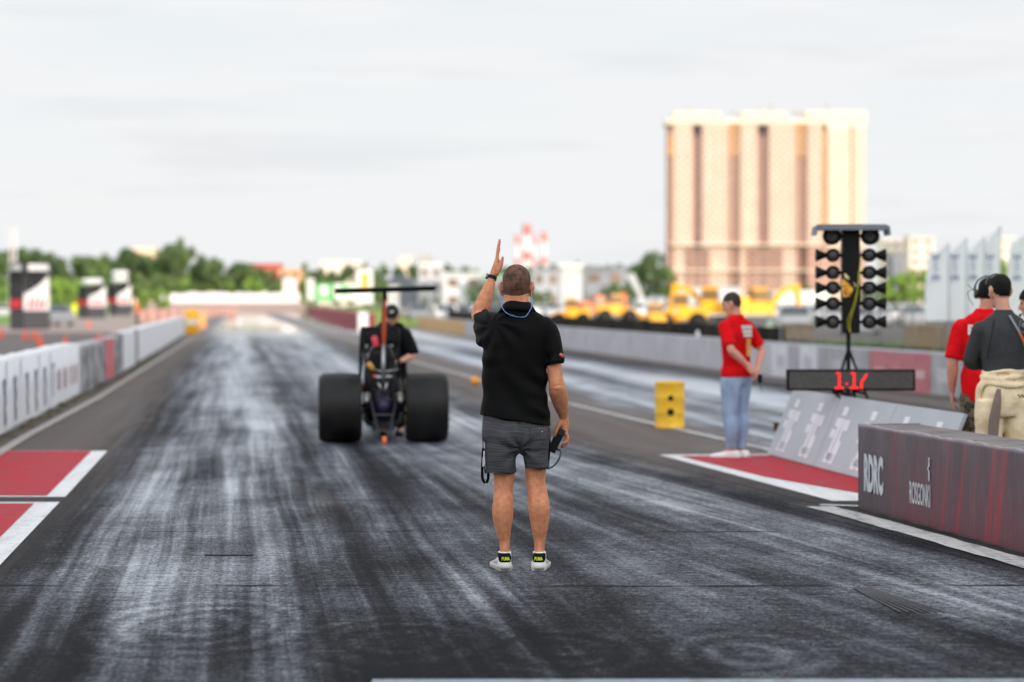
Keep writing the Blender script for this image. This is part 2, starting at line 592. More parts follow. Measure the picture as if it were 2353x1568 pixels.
lx = -5.5
sheet('staging_box_outline', [A, B_, (lx - .1, B_[1]), (lx - .7, A[1])], .004, M_WHITEP)
ai, bi = (ground(205, 1040)[0], A[1] - .09), (ground(102, 1143)[0], B_[1] + .11)
sheet('staging_box_red_paint', [ai, bi, (lx - .1, bi[1]), (lx - .7, ai[1])], .008, M_REDP)
dd = (V(D_) - V(C_))
E_ = V(C_) + dd * 2.4
sheet('staging_box_outline', [C_, tuple(E_), (E_.x - 3.5, E_.y), (C_[0] - 3.5, C_[1])], .004, M_WHITEP)
ci = ground(80, 1158)
di = ground(0, 1237)
e2 = V(ci) + (V(di) - V(ci)) * 3
sheet('staging_box_red_paint', [(ci[0], ci[1] - .03), (e2.x, e2.y), (e2.x - 3.5, e2.y), (ci[0] - 3.5, ci[1] - .03)], .008, M_REDP)
# right boxes
ra, rb = ground(1514, 1046), ground(1912, 1152)
sheet('staging_box_outline', [ra, rb, (5.0, rb[1] - .05), (4.2, ra[1] + .25)], .004, M_WHITEP)
ria, rib = ground(1560, 1049), ground(2060, 1150)
sheet('staging_box_red_paint', [(ria[0], ria[1] - .05), ground(1760, 1098), rib, (5.0, rib[1]), (4.2, ra[1] + .10)], .008, M_REDP)
wl = MB()
strip(wl, [ground(1885, 1166), ground(2010, 1200), ground(2353, 1296), (4.2, 9.0)], .22, .008, .012)
strip(wl, [ground(1885, 1162), ground(2000, 1166)], .12, .0085)
tag(wl.build('edge_line', painted('dirty_white_road_paint', (.62, .62, .62), amount=.75)), kind='structure')
sheet('front_line', [(-.6, 10.2), (3.4, 10.2), (3.4, 10.43), (-.6, 10.41)], .008, painted('blue_grey_paint', (.30, .36, .42), amount=.8))

# comb marks in the concrete (timing loop / drain slots)
gr = MB()
g0, g1 = ground(470, 1277), ground(578, 1277)
gr.box(((g0[0] + g1[0]) / 2, g0[1], .006), (g1[0] - g0[0], .05, .004))
for k in range(5):
    fx = g0[0] + (g1[0] - g0[0]) * (k + .4) / 4.7
    gr.box((fx, g0[1] + .17, .006), (.012, .28, .004), rz=R(6))
tag(gr.build('slot_marks', mat('tar', (.012, .012, .014), .6)), kind='structure')
gr2 = MB()
for k in range(7):
    a = ground(1960 + k * 6, 1352); b = ground(2070 + k * 17, 1409)
    strip(gr2, [a, b], .018, .006)
tag(gr2.build('comb_marks', mat('tar2', (.045, .045, .05), .7)), kind='structure')

# unseen ridge added behind the camera to keep low sun off the start area
hb = MB()
blocker_pts = [(-420, 60), (-180, 64), (0, 64), (120, 67), (260, 64), (460, 60)]
pr = []
for x, h in blocker_pts:
    pr.append([V((x, -110, -.5)), V((x, -160, h * .6)), V((x, -200, h)), V((x, -260, h * .8)), V((x, -380, -.5))])
hb.rings(pr, cap=True)
tag(hb.build('unseen_sun_blocker', M_GRASS), kind='structure')


# ------------------------------------------------------------------ walls
def wall_piece(mb, pl, h, th, side=1, z0=0.0):
    """a straight run of wall; th is added on `side` of the polyline"""
    n = len(pl)
    for i in range(n - 1):
        a, b = V(pl[i]), V(pl[i + 1])
        t = (b - a).normalized()
        nr = V((-t.y, t.x)) * side * th
        mb.prism([tuple(a), tuple(b), tuple(b + nr), tuple(a + nr)], z0, h)


def face_quad(mb, a, b, z0, z1, off, mi=0):
    """vertical quad from a to b pushed `off` to the right-hand side of a->b"""
    a, b = V(a), V(b)
    t = (b - a).normalized()
    nr = V((t.y, -t.x)) * off
    a, b = a + nr, b + nr
    mb.add([(a.x, a.y, z0), (b.x, b.y, z0), (b.x, b.y, z1), (a.x, a.y, z1)], [(0, 1, 2, 3)], mi)


def lw(Y):
    return (-3.134 - .105 * Y if Y < 57 else -9.12 - .1142 * (Y - 57), Y)


M_MARK = mat('dark_blue_print', (.20, .22, .36), .6, var=.4, scale=8, c2=(.42, .45, .56))
M_MARKR = mat('faded_red_print', (.50, .20, .24), .6, var=.3)
M_BANG = mat('grey_banner_print', (.13, .13, .145), .6, var=.6, scale=2.2, c2=(.42, .42, .45), contrast=True)
M_BANR = mat('faded_red_banner', (.62, .13, .15), .6, var=.15, scale=3)
wl_root = empty('barrier_wall', (0, 0, 0), label='low white bannered wall along the left edge of the strip', cat='wall')
mb = MB()
yy = [8, 14, 20, 26, 32, 37, 42.3]
wall_piece(mb, [lw(y) for y in [8, 42.3]], .90, .30, 1)
wall_piece(mb, [lw(y) for y in [42.3, 56]], .86, .30, 1)
wall_piece(mb, [lw(y) for y in [56, 90, 121]], .90, .30, 1)
mb.build('wall', M_CONC, wl_root)
mb = MB()


def wavy(mb, y0, y1, z0, z1, off, n=24, amp=.012):
    rs = []
    for k in range(n + 1):
        y = y0 + (y1 - y0) * k / n
        x = lw(y)[0] + off
        zt = z1 + random.uniform(-1, 1) * amp
        zb = z0 + random.uniform(0, 1) * amp * 3
        xo = random.uniform(0, .012)
        mb.v += [(x + xo, y, zb), (x + xo, y, (zb + zt) / 2), (x, y, zt), (x - .33, y, zt + .004)]
        if k:
            o = len(mb.v) - 8
            for q in range(3):
                mb.f.append((o + q + 1, o + q, o + q + 4, o + q + 5)); mb.mi.append(0)


wavy(mb, 8, 42.3, .03, .915, .02, 60)
mb.build('banner', M_BANW, wl_root, smooth=True)
mb = MB()
wavy(mb, 42.4, 49.2, .03, .80, .02, 14)
mb.build('banner', M_BANG, wl_root)
mb = MB()
wavy(mb, 49.2, 52.2, .03, .86, .022, 8)
mb.build('banner', M_BANR, wl_root)
mb = MB()
wavy(mb, 52.2, 55.4, .03, .84, .02, 8)
mb.build('banner', M_BANG, wl_root)
mb = MB()
wavy(mb, 55.6, 62.0, .03, .90, .02, 10)
mb.build('banner', M_BANW, wl_root)
mb = MB()
wavy(mb, 64, 120.8, .03, .915, .02, 60)
mb.build('banner', M_BANW, wl_root)
mb = MB()
for i, y in enumerate([29.6, 30.9, 32.5, 33.8, 35.2]):
    x = lambda yy_: lw(yy_)[0] + .035
    mk = [(y - .2, y + .2, .60, .69), (y - .12, y + .16, .50, .60), (y - .05, y + .2, .36, .50), (y - .1, y + .1, .28, .36), (y - .05, y + .22, .12, .28)]
    for (a, b, z0, z1) in mk:
        face_quad(mb, (x(a), a), (x(b), b), z0, z1, .0)
mb.build('print_mark', M_MARK, wl_root)
mb = MB()
for i, y in enumerate([36.6]):
    for (a, b, z0, z1) in [(y - .2, y + .2, .62, .72), (y - .1, y + .1, .2, .6)]:
        face_quad(mb, (lw(a)[0] + .035, a), (lw(b)[0] + .035, b), z0, z1, .0)
mb.build('print_mark', mat('faint_blue_print', (.42, .45, .58), .6), wl_root)
mb = MB()
for i, y in enumerate([37.8, 39.0, 40.2, 41.2]):
    face_quad(mb, (lw(y - .22)[0] + .035, y - .22), (lw(y + .12)[0] + .035, y + .12), .26, .58, .0)
mb.build('print_mark', M_MARKR, wl_root)
mb = MB()
for y in [29.9, 31.7, 34.3, 36.2, 42.0]:
    face_quad(mb, (lw(y - .09)[0] + .03, y - .09), (lw(y + .09)[0] + .03, y + .09), .05, .9, .0)
mb.build('seam', mat('bright_white_seam', (.84, .84, .87), .5), wl_root)
# small patches of tufts and dirt along the foot of the wall
mb = MB()
rd = random.Random(3)
for k in range(240):
    y = rd.uniform(26, 75); x = lw(y)[0] + .04 + rd.random() * .12
    h = rd.uniform(.01, .035) if rd.random() < .9 else .06
    mb.box((x, y, h / 2), (rd.uniform(.03, .1), rd.uniform(.05, .35), h), rz=rd.uniform(0, 3), taper=.3)
tag(mb.build('weeds', mat('dry_weeds', (.10, .085, .06), .9, var=.4)), kind='stuff', label='weeds and dirt along the foot of the left wall')

# right wall
rw_pl = [(9.9, 27.5), (7.39, 41.7), (5.7, 52.4), (1.88, 84.6), (-1.76, 113), (-5.87, 151)]


def rw(Y):
    for (x0, y0), (x1, y1) in zip(rw_pl, rw_pl[1:]):
        if Y <= y1:
            return (x0 + (x1 - x0) * (Y - y0) / (y1 - y0), Y)
    return rw_pl[-1]


rw_root = empty('concrete_wall', (0, 0, 0), label='long low grey concrete wall along the far side of the right lane', cat='wall')
mb = MB()
wall_piece(mb, rw_pl[::-1], .75, .30, 1)
mb.build('wall', mat('lavender_concrete', (.50, .49, .53), .85, var=.12, scale=1.2, bump=.2, bscale=15), rw_root)


def rpan(y0, y1, z0, z1, m, off=.012, name='banner'):
    mb = MB()
    ks = [y0 + (y1 - y0) * i / 6 for i in range(7)]
    for a, b in zip(ks, ks[1:]):
        face_quad(mb, rw(b), rw(a), z0, z1, off)
    return mb.build(name, m, rw_root)


def Yr(px):
    lo, hi = 28.0, 150.0
    for _ in range(50):
        m_ = (lo + hi) / 2
        if CX + F * rw(m_)[0] / m_ > px: lo = m_
        else: hi = m_
    return lo


M_PANW = mat('white_panel_print', (.68, .68, .72), .6, var=.1, scale=3)
M_PANG = mat('grey_panel_print', (.36, .36, .38), .7, var=.25, scale=5, stretch=(1, 1, .3), c2=(.50, .50, .52))
M_PANR = mat('faded_red_panel', (.50, .17, .19), .65, var=.15, scale=3)
for a, b, m_ in ((1812, 1775, M_PANW), (1879, 1838, M_PANW), (1836, 1814, mat('lilac_panel', (.42, .40, .46), .6)), (1998, 1882, M_PANG), (2139, 1999, M_PANR), (2330, 2142, M_PANG)):
    rpan(Yr(a), Yr(b), .03, .73, m_)
for px in (2022, 2066, 2112):
    y = Yr(px)
    rpan(y - .35, y + .25, .28, .42, mat('pink_print', (.66, .42, .44), .6), .018, 'print_mark')
for px in (1795, 1858, 1925, 1960, 2170, 2230):
    y = Yr(px)
    rpan(y - .3, y + .3, .25, .5, mat('soft_grey_print', (.52, .5, .54), .6), .018, 'print_mark')
for a, b in ((1318, 1296), ):
    rpan(Yr(b), Yr(a) , .02, .74, mat('ochre_panel', (.55, .42, .22), .6))
rpan(104, 112, .02, .74, mat('ochre_panel2', (.62, .36, .18), .6))
rpan(118, 150, .02, .74, mat('ochre_panel3', (.62, .38, .16), .6))
# little things standing on the wall
for px in (2195, 1590):
    y = Yr(px); x = rw(y)[0] + .15
    mb = MB(); mb.lathe([(.045, 0), (.05, .02), (.05, .11), (.02, .15), (.02, .17)], (0, 0, 0), n=12)
    o = mb.build('bottle', M_WHT, smooth=True); o.location = (x, y, .75)
    tag(o, 'small white bottle standing on top of the %s' % ('wall above the red panels' if px > 2000 else 'plain grey wall behind the yellow drum'), 'bottle')

# dark fence
fn = empty('mesh_fence', (0, 0, 0), label='dark low fence running behind the grey wall in front of the parked machines', cat='fence')
fpl = [(6.3, 56), (5.5, 64), (2.05, 100), (-6, 189)]
mb = MB()
wall_piece(mb, fpl[::-1], 1.04, .02, 1, .1)
mb.build('mesh_panel', mat('dark_scrim', (.016, .014, .012), .95, var=.5, scale=1.2, stretch=(1, 1, .2), c2=(.045, .040, .034), spec=.1), fn)
for y in np.linspace(57, 185, 26):
    for (x0, y0), (x1, y1) in zip(fpl, fpl[1:]):
        if y0 <= y <= y1:
            x = x0 + (x1 - x0) * (y - y0) / (y1 - y0)
    mb = MB(); mb.tube((x + .05, y, 0), (x + .05, y, 1.08), .03); mb.build('post', M_DGREY, fn)

# foreground block on the right
bd = V((.57, -3.4)).normalized(); bp0 = V((2.75, 19.1)); bn = V((-bd.y, bd.x))
bl_root = empty('concrete_block', (bp0.x, bp0.y, 0), label='long dark block wrapped in a purple banner reading RDRC', cat='barrier')
L = 9.0
mb = MB()
q = [V((0, 0)), bd * L, bd * L + bn * .5, bn * .5]
mb.prism([tuple(p) for p in q], 0, .66)
mb.build('block', mat('grey_concrete_top', (.19, .17, .17), .9, var=.3, scale=3, bump=.4, bscale=25), bl_root)
mb = MB()
n = 130
for k in range(n + 1):
    p = bd * (L * k / n)
    zt = .672 + random.uniform(-.006, .008) + .006 * math.sin(k * .4)
    o_ = -bn * (.012 + .004 * math.sin(k * .9))
    mb.v += [(p.x + o_.x, p.y + o_.y, .012), (p.x + o_.x, p.y + o_.y, zt - .012), (p.x + o_.x * .4, p.y + o_.y * .4, zt), (p.x + bn.x * .03, p.y + bn.y * .03, zt - .006)]
    if k:
        o = len(mb.v) - 8
        for qq in range(3):
            mb.f.append((o + qq + 1, o + qq, o + qq + 4, o + qq + 5)); mb.mi.append(0)
m, t, b = newmat('purple_red_banner')
tc = t.n('ShaderNodeTexCoord').outputs['Object']
s3 = t.n('ShaderNodeSeparateXYZ', {0: tc})
ll = t.m('MULTIPLY', s3.outputs[1], -1.02)
zz = s3.outputs[2]
sl = t.m('MULTIPLY_ADD', zz, -.28, ll)
st = t.noise(t.vec(t.m('MULTIPLY', sl, 6.5), 0.3, 2.), 1, 2, .6)
st2 = t.noise(t.vec(t.m('MULTIPLY', t.m('MULTIPLY_ADD', zz, .25, ll), 3.0), 5.3, 2.), 1, 3, .6)
k = t.m('MULTIPLY', t.step(st, .52, .70), t.step(ll, .7, 1.0))
k2 = t.m('MULTIPLY', t.step(st2, .50, .72), t.step(ll, 2.4, 3.0))
k = t.m('MAXIMUM', k, k2)
low = t.m('SUBTRACT', 1.0, t.step(zz, -.1, .75))
cc = t.mix(t.noise(tc, 3, 4), (.062, .044, .054), (.105, .078, .092))
cc = t.mix(t.m('MULTIPLY', k, t.m('MULTIPLY_ADD', low, .55, .45)), cc, (.34, .03, .05))
cc = t.mix(t.m('MULTIPLY', t.m('MULTIPLY', low, t.step(ll, .6, 1.3)), .42), cc, (.22, .03, .05))
dirt = t.noise(t.vec(t.m('MULTIPLY', ll, 22.0), t.m('MULTIPLY', zz, 2.0)), 1, 4, .7)
cc = t.mix(t.m('MULTIPLY', t.step(dirt, .5, .75), .22), cc, (.26, .23, .24))
cc = t.mix(t.m('MULTIPLY', t.step(zz, .64, .672), .75), cc, (.40, .36, .40))
t.nt.links.new(cc, b.inputs['Base Color'])
b.inputs['Roughness'].default_value = .62
bpn = t.n('ShaderNodeBump', {'Height': t.noise(tc, 14, 4), 'Strength': .25, 'Distance': .01})
t.nt.links.new(bpn.outputs[0], b.inputs['Normal'])
M_BANP = m
mb.build('banner', M_BANP, bl_root, smooth=True)
mb = MB()
qe = [V((0, 0)) - bd * .012 - bn * .012, bn * .5 - bd * .012]
mb.add([(qe[0].x, qe[0].y, .01), (qe[1].x, qe[1].y, .01), (qe[1].x, qe[1].y, .67), (qe[0].x, qe[0].y, .67)], [(3, 2, 1, 0)])
mb.build('banner', M_BANP, bl_root)
bd3 = V((bd.x, bd.y, 0)); bn3 = V((bn.x, bn.y, 0))
M_LET = mat('pale_lettering', (.62, .64, .68), .6, var=.15, scale=30)
lettering('RDRC', .47, .30, M_LET, bl_root, basis(bd3 * .40 + V((0, 0, .30)) - bn3 * .021, bd3, (0, 0, 1)), bold=.05)
lettering('ROSGONKI', .45, .165, M_LET, bl_root, basis(bd3 * 1.48 + V((0, 0, .23)) - bn3 * .021, bd3, (0, 0, 1)), bold=.015)
mb = MB()
Mz = basis(bd3 * 1.68 + V((0, 0, .42)) - bn3 * .021, bd3, (0, 0, 1))
zig = [(0, .09), (0, .03), (-.03, .01), (.0, -.01), (0, -.08)]
for (x0, y0), (x1, y1) in zip(zig, zig[1:]):
    w_ = .012
    mb.add([Mz @ V((x0 - w_, y0, 0)), Mz @ V((x0 + w_, y0, 0)), Mz @ V((x1 + w_, y1, 0)), Mz @ V((x1 - w_, y1, 0))], [(3, 2, 1, 0)])
mb.build('emblem', M_LET, bl_root)

# sloping grey boards
b0 = V((2.72, 25.8, .015)); bdir = V((.77, -5.8, 0)).normalized(); bup = V((.285, .045, .69))
bnorm = bdir.cross(bup).normalized()
plen = 1.93
M_MWH = mat('white_print', (.80, .81, .85), .6, var=.05)
for i in range(3):
    lab = ['sloping grey board with white marks, the one beside the man in jeans',
           'sloping grey board with white marks, below the lit numbers display',
           'sloping plain grey board hidden partly by the purple block'][i]
    o_ = b0 + bdir * (plen * i)
    root = empty('sloping_board', tuple(o_), label=lab, cat='sign board', group='grey sloping boards beside the red box')
    mb = MB()
    a, c = bdir * .01, bdir * (plen - .01)
    dep = -bnorm * .03
    vs = [a, c, c + bup, a + bup]
    vs = vs + [p + dep for p in vs]
    mb.add(vs, [(0, 1, 2, 3), (7, 6, 5, 4), (4, 5, 1, 0), (6, 7, 3, 2), (5, 6, 2, 1), (7, 4, 0, 3)])
    mb.build('panel', M_GREYB, root)
    mb = MB()
    mb.tube(bup * .9 - bnorm * .03 + bdir * .3, V((.6, .05, 0)) + bdir * .3, .02)
    mb.tube(bup * .9 - bnorm * .03 + bdir * 1.6, V((.6, .05, 0)) + bdir * 1.6, .02)
    mb.build('prop', M_DGREY, root)
    cs = [[.45, 1.40], [.42, 1.40], [.5, 1.45]][i]
    for c0 in cs:
        mb = MB()

        def bq(s0, s1, t0, t1, sk=0.0):
            p = [(s0, t0), (s1, t0), (s1 + sk, t1), (s0 + sk, t1)]
            mb.add([bdir * (c0 + s_) + bup * t_ + bnorm * .003 for s_, t_ in p], [(0, 1, 2, 3)])
        bq(-.12, .04, .74, .86)
        bq(-.22, -.05, .58, .70); bq(-.045, .02, .57, .70); bq(.03, .10, .56, .69); bq(.11, .26, .54, .69)
        bq(-.26, -.12, .42, .54)
        bq(-.10, .00, .12, .58); bq(.04, .13, .12, .56)
        bq(-.15, .0, .08, .22); bq(.04, .20, .08, .22)
        bq(.13, .22, .22, .40)
        mb.build('print_mark', M_MWH, root)
    if i == 0:
        mb = MB(); mb.box(bup * .42 - bnorm * .02 - bdir * .05, (.10, .05, .09)); mb.build('hinge', mat('rust', (.10, .045, .02), .9), root)

# ------------------------------------------------------------------ timing tree
TY = 24.7
tp = F / TY
tx = (1954 - CX) / tp
tree = empty('timing_tree', (tx, TY, 0), label='black drag racing start light tree on a tripod above the grey boards', cat='start light')


def T(px, py):
    return (px - 1954) / tp, CH - (py - HY) / tp


mb = MB()
z0, z1 = T(0, 766)[1], T(0, 530)[1]
mb.box((0, 0, (z0 + z1) / 2), (.178, .16, z1 - z0))
mb.build('column', M_BLACK, tree, bevel=.008)
mb = MB()
zt, zb = T(0, 517)[1], T(0, 530)[1]
mb.box((0, -.02, (zt + zb) / 2), (.70, .34, zt - zb), taper=.97)
mb.extrude([(-.33, zt), (-.375, zt - .02), (-.385, zt - .11), (-.365, zt - .11), (-.355, zt - .05), (-.33, zb)], .34, Matrix.Translation((0, -.02, 0)))
mb.extrude([(.33, zt), (.375, zt - .02), (.385, zt - .11), (.365, zt - .11), (.355, zt - .05), (.33, zb)][::-1], .34, Matrix.Translation((0, -.02, 0)))
mb.build('hood', mat('grey_hood', (.16, .18, .22), .45), tree)
M_LENS = mat('dim_lens', (.03, .03, .032), .4, var=.5, scale=90, c2=(.12, .115, .12), spec=.3)


def lamp(x, z, r, sgn, horn=True):
    mb = MB()
    mb.lathe([(r * .3, .10), (r * .8, .085), (r, .03), (r, -.06), (r * .93, -.06), (r * .9, -.02), (r * .5, -.015), (.001, -.015)], (x, -.03, z), 'Y', 24)
    mb.tube((x - sgn * r * .8, 0, z), (x - sgn * (r + .06), 0, z), .018)
    if horn:
        hx = x + sgn * r * .9
        mb.tube((hx, -.02, z), (hx + sgn * .108, -.02, z), .024, .068, 20)
    o = mb.build('lamp', M_BLACK, tree, smooth=False)
    m2 = MB()
    m2.lathe([(r * .74, -.01), (r * .6, -.02), (.001, -.024)], (x, -.048, z), 'Y', 20)
    m2.build('lens', M_LENS, o, smooth=True)


for sg in (-1, 1):
    lamp(sg * .195, T(0, 543)[1], .093, sg, False)
    for py in (587, 627, 662, 698, 740):
        lamp(sg * .185, T(0, py)[1], .070, sg)
mb = MB()
c_ = [(1932, 640), (1944, 648), (1958, 664), (1952, 680), (1936, 684), (1932, 672)]
mb.add([(T(*p)[0], -.084, T(*p)[1]) for p in c_], [tuple(range(len(c_)))[::-1]])
mb.build('sticker', mat('flame_sticker', (.75, .10, .03), .5, var=.5, scale=25, c2=(.95, .55, .06), contrast=True), tree)
mb = MB()
for c_ in ([(1936, 628), (1946, 634), (1950, 644), (1940, 640)], [(1958, 648), (1965, 655), (1963, 662)]):
    mb.add([(T(*p)[0], -.085, T(*p)[1]) for p in c_], [tuple(range(len(c_)))[::-1]])
mb.build('sticker', mat('pale_sticker', (.75, .6, .3), .5, var=.4, scale=30), tree)
mb = MB()
mb.path([(T(1975, 590)[0], -.085, T(0, 590)[1]), (T(1970, 640)[0], -.11, T(0, 640)[1]), (T(1964, 690)[0], -.10, T(0, 690)[1]), (T(1950, 740)[0], -.10, T(0, 740)[1]), (T(1952, 764)[0], -.09, T(0, 764)[1])], .0038, 6)
mb.path([(T(1970, 625)[0], -.085, T(0, 625)[1]), (T(1967, 660)[0], -.12, T(0, 660)[1]), (T(1958, 700)[0], -.11, T(0, 700)[1]), (T(1944, 740)[0], -.10, T(0, 740)[1]), (T(1950, 764)[0], -.09, T(0, 764)[1])], .003, 6)
mb.build('cord', mat('yellow_cord', (.55, .55, .03), .6), tree)
mb = MB()
mb.tube((-.02, 0, 0), (-.02, 0, z0 + .01), .022)
for a in (200, 340, 90):
    e = V((math.cos(R(a)) * .42, math.sin(R(a)) * .42, 0))
    mb.tube((-.02, 0, T(0, 800)[1]), (e.x, e.y, .02), .014)
    mb.tube((-.02, 0, .55), (e.x * .75, e.y * .75, .28), .009)
mb.build('tripod', M_BLACK, tree)

# ------------------------------------------------------------------ LED display
DY = 24.0
dp = F / DY
dsp = empty('led_display', ((1954.5 - CX) / dp, DY, 0), label='long black LED panel showing red digits below the light tree', cat='display')


def Dp(px, py):
    return (px - 1954.5) / dp, CH - (py - HY) / dp


x0, zt = Dp(1807, 849); x1, zb = Dp(2102, 898)
mb = MB()
mb.box(((x0 + x1) / 2, 0, (zt + zb) / 2), (x1 - x0, .09, zt - zb))
mb.build('case', M_BLACK, dsp, bevel=.006)
mb = MB()
mb.box(((x0 + x1) / 2, -.047, (zt + zb) / 2), (x1 - x0 - .05, .004, zt - zb - .045))
mb.build('screen', mat('led_mesh', (.060, .060, .060), .6, var=.5, scale=90, c2=(.095, .095, .09)), dsp)
digits = ['.XX..', '..X..', '..X..', '..X..', '..X..', '..X..', 'XXXXX']
one = [(2, 0), (1, 0), (2, 1), (2, 2), (2, 3), (2, 4), (2, 5), (2, 6), (1, 6), (3, 6), (.3, 6), (3.7, 6), (2, .5), (2, 1.5), (2, 2.5), (2, 3.5), (2, 4.5), (2, 5.5)]
mb = MB()


def dots(lst, ox):
    for (cx_, cy_) in lst:
        x, z = Dp(ox + cx_ * 5.0, 858 + cy_ * 5.6)
        mb.lathe([(.0105, .0), (.0105, -.004), (.001, -.005)], (x, -.050, z), 'Y', 10)


M_LED = emis('red_led', (1.0, .015, .02), 1.1)
for lst, ox in ((one, 1917), ([(0, 4.2)], 1944), (one, 1951), ([(0, 6), (0, 5), (0, 4), (.3, 3), (1, 2.4), (1.7, 1.4), (2.2, .6), (0, 5.5), (0, 4.5), (.1, 3.5), (.6, 2.7), (1.3, 1.9), (1.9, 1.0)], 1978)):
    mb = MB()
    dots(lst, ox)
    mb.build('digit' if len(lst) > 1 else 'decimal_point', M_LED, dsp)
mb = MB()
mb.tube((-.18, .02, zb), (-.08, -.10, zb - .10), .012)
mb.tube((.05, .02, zb), (-.08, -.10, zb - .10), .012)
mb.tube((-.12, .02, zb), (-.03, -.06, zb - .05), .02)
mb.tube((.02, .02, zb), (.14, -.02, zb - .03), .012)
for sx in (-.12, .05):
    mb.tube((sx, .07, zb + .02), (sx, .30, 0), .015)
mb.build('bracket', M_BLACK, dsp)

# ------------------------------------------------------------------ yellow drum
g = ground(1539, 984)
drum = empty('drum', (g[0], g[1], 0), label='yellow drum with two round black holes standing on the white line', cat='barrel')
r, h = .19, .605
mb = MB()
prof = [(r * .9, 0), (r, .0), (r + .008, .012), (r, .025)]
for zc in (.2, .4):
    prof += [(r, zc - .02), (r + .006, zc), (r, zc + .02)]
prof += [(r, h - .03), (r + .008, h - .015), (r, h), (r * .93, h), (r * .92, h - .012), (.001, h - .012)]
mb.lathe(prof, n=40)
mb.build('shell', mat('yellow_drum_paint', (.95, .52, .03), .45, var=.15, scale=5, bump=.1, bscale=10), drum, smooth=True)
for zc, rr in ((.395, .036), (.215, .047)):
    mb = MB()
    a0 = R(-90)
    ring = []
    for k in range(20):
        a = 2 * math.pi * k / 20
        xx = .0 + rr * math.cos(a); z_ = zc + rr * math.sin(a)
        ring.append((xx, -math.sqrt((r + .0075) ** 2 - xx * xx), z_))
    mb.add(ring, [tuple(range(20))])
    mb.build('hole', mat('hole_black', (.006, .006, .006), .9), drum)
mb = MB()
mb.ball((0, 0, .09), (.09, .09, .09), 16)
g = ground(1092, 885)
o = mb.build('marker_ball', M_ORG, smooth=True); o.data.materials[0] = mat('orange_yellow', (.9, .36, .04), .5)
o.location = (g[0], g[1] - .2, 0)
tag(o, 'small round orange marker on the tarmac left of the man in shorts', 'marker')


# ------------------------------------------------------------------ people
def loft_z(secs, n=24, sub=4, ex=2.2):
    """sections (z,cx,cy,rx,ry[,tilt]) -> rings"""
    S = [tuple(s) + (0,) * (6 - len(s)) for s in secs]
    out = []
    for i in range(len(S) - 1):
        p = [np.array(S[max(i - 1, 0)]), np.array(S[i]), np.array(S[i + 1]), np.array(S[min(i + 2, len(S) - 1)])]
        for k in range(sub):
            t = k / sub
            c = [-.5 * t + t * t - .5 * t ** 3, 1 - 2.5 * t * t + 1.5 * t ** 3, .5 * t + 2 * t * t - 1.5 * t ** 3, -.5 * t * t + .5 * t ** 3]
            out.append(sum(a * b for a, b in zip(c, p)))
    out.append(np.array(S[-1]))
    rs = []
    for z, cx, cy, rx, ry, tl in out:
        ring = []
        rx, ry = max(rx, .003), max(ry, .003)
        for i in range(n):
            a = 2 * math.pi * i / n
            c_, s_ = math.cos(a), math.sin(a)
            c_ = math.copysign(abs(c_) ** (2 / ex), c_); s_ = math.copysign(abs(s_) ** (2 / ex), s_)
            x = rx * c_
            ring.append(V((cx + x, cy + ry * s_, z + tl * x)))
        rs.append(ring)
    return rs


SKULL = [(-.128, 0, .055, .016, .016), (-.118, 0, .048, .034, .034), (-.095, 0, .034, .050, .056), (-.06, 0, .014, .061, .078), (-.02, 0, .002, .070, .093),
         (.02, 0, -.003, .0755, .099), (.06, 0, -.006, .0745, .096), (.09, 0, -.008, .063, .080), (.112, 0, -.009, .043, .056), (.124, 0, -.009, .018, .026)]


def head_matrix(c, s, yaw, pitch, roll=0):
    return Matrix.Translation(V(c)) @ Matrix.Rotation(yaw, 4, 'Z') @ Matrix.Rotation(pitch, 4, 'X') @ Matrix.Rotation(roll, 4, 'Y') @ Matrix.Scale(s, 4)


def add_head(mb, Mh):
    mb.rings([[Mh @ p for p in r_] for r_ in loft_z(SKULL, 20, 3, 2.1)])
    M3 = Mh.to_3x3()
    for sg in (-1, 1):
        ear = [(sg * .075, -.002, -.040), (sg * .083, -.008, -.022), (sg * .088, -.014, .002), (sg * .085, -.012, .022), (sg * .076, .0, .030)]
        mb.limb([Mh @ V((p[0] * 1.04, p[1], p[2])) for p in ear], [.009, .011, .0125, .011, .008], n=8, sub=2)
        mb.ball(Mh @ V((sg * .080, -.008, -.004)), (.007, .016, .028), 10, M3)
        mb.ball(Mh @ V((sg * .035, .083, .03)), (.022, .014, .008), 8, M3)     # brow
        mb.ball(Mh @ V((sg * .042, .068, -.02)), (.022, .020, .018), 8, M3)    # cheek
    mb.limb([Mh @ V(p) for p in ((0, .092, .022), (0, .106, -.005), (0, .116, -.026), (0, .100, -.034))], [.008, .011, .014, .010], n=8, sub=2)
    mb.ball(Mh @ V((0, .088, -.066)), (.024, .012, .006), 8, M3)
    mb.ball(Mh @ V((0, .086, -.077)), (.020, .012, .007), 8, M3)
    mb.ball(Mh @ V((0, .075, -.108)), (.022, .018, .016), 8, M3)


def add_eyes(Mh, parent):
    mb = MB()
    for sg in (-1, 1):
        mb.ball(Mh @ V((sg * .032, .086, .010)), (.012, .008, .007), 8, Mh.to_3x3())
    mb.build('eyes', M_EYE, parent, smooth=True)


